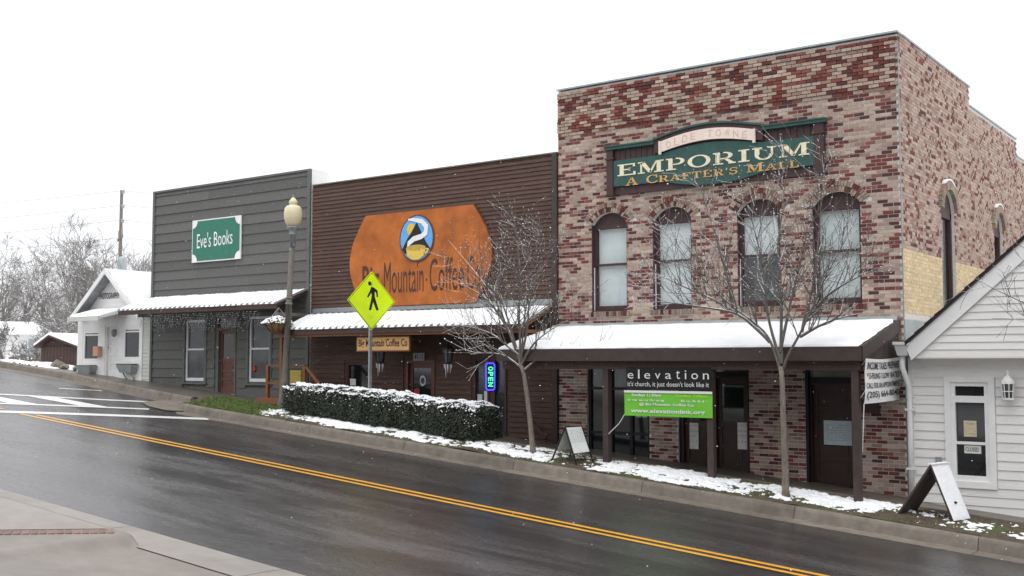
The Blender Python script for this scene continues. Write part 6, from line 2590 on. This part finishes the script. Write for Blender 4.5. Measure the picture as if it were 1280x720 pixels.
for k, z in enumerate(insz + [P3(150, 300, up_y).z]):
    for sgn, tgt in ((-1, P3(-260, [262, 282, 302, 322][k], 45)), (1, P3(520, [252, 272, 292, 312][k], 75))):
        a = Vector((up_x + .4, up_y - .2, z + .08))
        pts = [a.lerp(tgt, t / 14) - Vector((0, 0, .5 * math.sin(math.pi * t / 14))) for t in range(15)]
        w_ = MB().tube(pts, .012, 4).build('power_line', 'wire')
        tag(w_, '%s overhead wire running %s from the utility pole' % (('topmost', 'second', 'third', 'lowest')[k], 'left' if sgn < 0 else 'right'), 'wire', 'overhead wires')


def far_tree(label, px, dist, top_py, seed, wide=.5, dens=1.0, lean=0.0):
    rr = random.Random(seed)
    d = ray(px, 458)
    d = d / math.hypot(d[0], d[1])
    X, Y = d[0] * dist, d[1] * dist
    zg = ground_z(X, Y) - .1
    e = ray(px, top_py)
    ht = e[2] / math.hypot(e[0], e[1]) * dist - zg
    root = thing('bare_tree', label, 'tree', (X, Y, zg), 'bare trees in the background')
    tr = MB()
    th_ = ht * rr.uniform(.22, .34)
    r0 = .022 * ht
    top = Vector((X + lean, Y, zg + th_))
    tr.tube([(X, Y, zg - .2), (X + lean * .4, Y, zg + th_ * .5), top], [r0 * 1.3, r0, r0 * .85], 8, cap=False)
    tr.build('trunk', 'bark_far', root, smooth=True)
    m = MB()

    def br_(p, dd, L, r, depth):
        n = 4
        pts, rs = [p.copy()], [r]
        q = p.copy()
        for i in range(n):
            dd = (dd + Vector((rr.gauss(0, .18), rr.gauss(0, .18), rr.gauss(0, .12) + .05))).normalized()
            q = q + dd * L / n
            pts.append(q.copy())
            rs.append(max(.009, r * (1 - .6 * (i + 1) / n)))
        m.tube(pts, rs, 5 if depth > 2 else 3, cap=False)
        if depth > 0:
            for k in range(3 if depth > 1 else 4):
                i = rr.randint(1, n)
                t = (pts[i] - pts[i - 1]).normalized()
                s = Vector((rr.gauss(0, 1), rr.gauss(0, 1), rr.gauss(0, .8)))
                s = (s - t * s.dot(t)).normalized()
                br_(pts[i], (t * .8 + s * rr.uniform(.4, .9) * (wide + .5)).normalized(), L * rr.uniform(.5, .78), max(.01, rs[i] * .72), depth - 1)
    for k in range(int(5 * dens)):
        a = rr.uniform(0, 6.28)
        sp = wide * rr.uniform(.3, 1.1)
        br_(top - Vector((0, 0, rr.uniform(0, th_ * .35))), Vector((math.cos(a) * sp, math.sin(a) * sp, 1)).normalized(), ht * rr.uniform(.28, .42), r0 * .6, 5)
    # fit the crown to the height seen
    zs_ = [v[2] for v in m.v]
    k = (zg + ht - top.z) / (max(zs_) - top.z)
    m.v = [(v[0], v[1], top.z + (v[2] - top.z) * k if v[2] > top.z else v[2]) for v in m.v]
    m.build('crown', 'bark_far', root)
    return root


FT = [(96, 66, 258, 1, .3, 1.4, 'tall snowy bare tree rising left of the white cottage'),
      (60, 78, 296, 2, .4, 1.1, 'snowy bare tree behind the far white house'),
      (128, 74, 288, 3, .35, 1.1, 'snowy bare tree just left of the utility pole'),
      (172, 70, 300, 4, .35, 1.0, 'snowy bare tree right of the utility pole'),
      (18, 84, 318, 5, .6, 1.1, 'pale bare tree near the left edge behind the white house'),
      (-14, 75, 290, 6, .6, 1.0, 'bare tree cut by the left edge of the view'),
      (186, 88, 318, 8, .5, 1.0, 'small bare tree half hidden behind the grey false front'),
      (82, 58, 352, 9, .9, 1.2, 'low spreading snow-laden tree behind the brown shed'),
      (40, 92, 345, 10, .7, .8, 'low rounded bare tree above the far white roof'),
      (112, 90, 322, 12, .7, 1.2, 'greyish bare tree behind the cottage gable')]
for px, dist, top, sd_, wd_, dn_, lab in FT:
    far_tree(lab, px, dist, top, sd_, wd_, dn_)
# thicket below the far trees: one mass
rr = random.Random(77)
m = MB()
for k in range(230):
    px = rr.uniform(-30, 200)
    dist = rr.uniform(78, 125)
    d = ray(px, 458)
    d = d / math.hypot(d[0], d[1])
    p = Vector((d[0] * dist, d[1] * dist, ground_z(d[0] * dist, d[1] * dist) - .1))
    for q in range(4):
        L = rr.uniform(2.2, 5.0)
        pts = [p]
        dd = Vector((rr.gauss(0, .3), rr.gauss(0, .3), 1)).normalized()
        for i in range(5):
            dd = (dd + Vector((rr.gauss(0, .22), rr.gauss(0, .22), 0))).normalized()
            pts.append(pts[-1] + dd * L / 5)
        m.tube(pts, [.035, .03, .025, .02, .016, .01], 3, cap=False)
        for i in (2, 3, 4, 5):
            for w in range(3):
                e = Vector((rr.gauss(0, 1), rr.gauss(0, 1), .5)).normalized()
                m.tube([pts[i], pts[i] + e * .5, pts[i] + e * 1.0 + Vector((0, 0, .2))], [.016, .012, .009], 3, cap=False)
tag(m.build('thicket', 'bark_far', kind='stuff'), 'grey snowy thicket below the far trees at the left', 'thicket')


# far white house
def ray_at(px, py, dist):
    d = ray(px, py)
    return Vector(d / math.hypot(d[0], d[1]) * dist)


D = 70
fh = thing('far_house', 'distant white house with snowy hipped roof at the left edge', 'house', tuple(ray_at(25, 455, D)))
c0 = ray_at(14, 450, D)
fz0 = -1.2
uf = Vector((_rt[0], _rt[1], 0))          # wall runs across the view
uf = Vector((math.cos(R(64)), math.sin(R(64)), 0))
vf = Vector((-uf.y, uf.x, 0))
zc = ray_at(40, 418, D).z


def fbox(mb_, a0, a1, b0, b1, z0, z1):
    mb_.hexa([c0 + uf * a + vf * b + Vector((0, 0, z0 - c0.z)) for a, b in ((a0, b0), (a1, b0), (a1, b1), (a0, b1))],
             [c0 + uf * a + vf * b + Vector((0, 0, z1 - c0.z)) for a, b in ((a0, b0), (a1, b0), (a1, b1), (a0, b1))])
    return mb_


fbox(MB(), -.3, 2.1, 0, 6, fz0, zc).build('wall', 'white_siding', fh)
fbox(MB(), -6, -.31, .8, 6, fz0, zc - .6).build('wing_wall', 'white_siding', fh)
zr_ = ray_at(35, 400, D).z


def hip(mb_, a0, a1, b0, b1, z0, z1, ins):
    q = [c0 + uf * a + vf * b + Vector((0, 0, z0 - c0.z)) for a, b in ((a0, b0), (a1, b0), (a1, b1), (a0, b1))]
    bm2 = (b0 + b1) / 2
    r_ = [c0 + uf * a + vf * bm2 + Vector((0, 0, z1 - c0.z)) for a in (a0 + ins, a1 - ins)]
    mb_.add(q + r_, [(0, 1, 5, 4), (1, 2, 5), (2, 3, 4, 5), (3, 0, 4), (3, 2, 1, 0)])
    return mb_


hip(MB(), -2.4, 2.5, -.4, 6.4, zc, zr_, 1.2).build('roof', 'snow', fh)
hip(MB(), -6.4, -.0, .2, 6.2, zc - .6, zc + .5, .6).build('wing_roof', 'snow', fh)
fbox(MB(), .9, 1.5, -.05, .0, .45, 1.35).build('window', 'lead_flashing', fh)
fbox(MB(), -2.3, -.7, .74, .8, -1.0, 1.0).build('door', 'paper_tan', fh)
# its deck railing
dr = thing('deck_railing', 'low grey deck railing in front of the distant white house', 'railing', tuple(ray_at(32, 452, 62)))
a, b = ray_at(12, 447.5, 60), ray_at(51, 443, 64)
MB().bar(a, b, .08, .1).build('top_rail', 'pole_wood', dr)
for t in range(9):
    p = a.lerp(b, t / 8)
    MB().bar(Vector((p.x, p.y, -1.2)), p, .08, .08).build('post', 'pole_wood', dr)
MB().bar(Vector((a.x, a.y, a.z - .45)), Vector((b.x, b.y, b.z - .45)), .05, .5).build('skirt', 'dark_wood', dr)

# brown shed
D2 = 46
sh = thing('shed', 'low brown board shed with snowy gable roof left of the white cottage', 'shed', tuple(ray_at(75, 466, D2)))
A_, B_ = ray_at(52, 460, D2), ray_at(97, 460, D2 - 1.0)
A_.z = B_.z = 0
us = (B_ - A_).normalized()
vs_ = Vector((-us.y, us.x, 0))
ws_ = (B_ - A_).length
ze_ = ray_at(75, 433.5, D2).z
zp_ = ray_at(63, 419, D2).z


def sbx(mb_, a0, a1, b0, b1, z0, z1):
    mb_.hexa([A_ + us * a + vs_ * b + Vector((0, 0, z0)) for a, b in ((a0, b0), (a1, b0), (a1, b1), (a0, b1))],
             [A_ + us * a + vs_ * b + Vector((0, 0, z1)) for a, b in ((a0, b0), (a1, b0), (a1, b1), (a0, b1))])
    return mb_


nb_ = 11
for k in range(nb_):
    sbx(MB(), ws_ * k / nb_, ws_ * (k + 1) / nb_ - .012, -.05, 0, -1.3, ze_).build('wall_board', 'dark_wood', sh)
sbx(MB(), 0, ws_, .01, 3.4, -1.3, ze_ - .01).build('body', 'dark_wood', sh)
pk = .42 * ws_ * .75
rp_ = A_ + us * pk
for (a, b), mm in (((-.15, pk), 1), ((pk, ws_ * 1.15), 1)):
    za0, za1 = (ze_ + .02, zp_) if a < 0 else (zp_, ze_ + .0)
    q = [A_ + us * a + vs_ * -.3 + Vector((0, 0, za0)), A_ + us * b + vs_ * -.3 + Vector((0, 0, za1)), A_ + us * b + vs_ * 3.6 + Vector((0, 0, za1)), A_ + us * a + vs_ * 3.6 + Vector((0, 0, za0))]
    ro = MB().hexa([v - Vector((0, 0, .07)) for v in q], q).build('roof', 'dark_wood', sh)
    MB().hexa([v + Vector((0, 0, .003)) for v in q], [v + Vector((0, 0, .09)) for v in q]).build('roof_snow', 'snow', ro)
MB().ext([(0, ze_), (ws_, ze_), (pk, zp_ - .08)], A_, us, (0, 0, 1), vs_ * .05).build('gable', 'dark_wood', sh)
for px, lab in ((4, 'small bare sapling before the distant white house'), (54, 'small forked sapling beside the brown shed')):
    far_tree(lab, px, 50, 402 if px > 10 else 395, int(px) + 60, .8, .8)

# mossy stones and dead leaves by the left kerb
for k, (px, py, w) in enumerate(((82, 464, .5), (72, 461.5, .8), (97, 467, .45))):
    p = P3(px, py, 21.75)
    rr = random.Random(k)
    m = MB()
    snow_lump(m, (p.x, 21.7, zA(p.x) + .05), w * .35, rr)
    tag(m.build('edging_stone', 'curb'), ('middle', 'largest', 'rightmost')[k] + ' of the rough stones beside the kerb near the brown shed', 'stone', 'stones at the kerb')

# unseen shop rows, added behind the viewpoint to block low sky and deepen shade
for bx0, bx1, zt_, mt, lab in ((-19, -3, 9.5, 'brown_siding', 'brown shop row added unseen behind the viewpoint to block the low sky'),
                               (-2, 24, 8.4, 'gray_siding', 'grey shop row added unseen downhill behind the viewpoint to block the low sky')):
    ob_ = thing('sky_block_row', lab, 'building', ((bx0 + bx1) / 2, -4, -1.6), 'added blockers of the low sky')
    hs = []
    x = bx0 + 1.2
    while x + 1.2 < bx1 - .8:
        hs += [(x, x + 1.1, 2.0, 3.8), (x, x + 1.6, -.9, 1.0)]
        x += 3.0
    w_ = wall_with_holes(bx0, bx1, -7, zt_, -4.3, -4, []).build('front_wall', mt, ob_)
    for h in hs:
        MB().box(h[0], h[1], -3.99, -3.96, h[2], h[3]).build('window', 'glass_dim', ob_)
    MB().box(bx0 - .1, bx1 + .1, -4.4, -3.8, zt_, zt_ + .2).build('cornice', 'gray_trim', ob_)
    MB().box(bx0, bx1, -18, -4.31, zt_ - .8, zt_ - .6).build('roof', 'snow', ob_)
    MB().box(bx0, bx1, -18.2, -18.01, -7, zt_ - .6).build('rear_wall', mt, ob_)

# falling snow: flakes in the air over the street
rr = random.Random(99)
m = MB()
for k in range(1300):
    y = rr.uniform(8, 21)
    x = rr.uniform(-1.75, .15) * y
    z = rr.uniform(-2.2, 8)
    d_ = Vector((x, y, z))
    if z < zA(x) + .2:
        continue
    r_ = rr.uniform(.004, .0075)
    snow_lump(m, d_, r_, rr)
tag(m.build('falling_snow', 'snow', kind='stuff'), 'sparse snowflakes falling over the street', 'snowflakes')
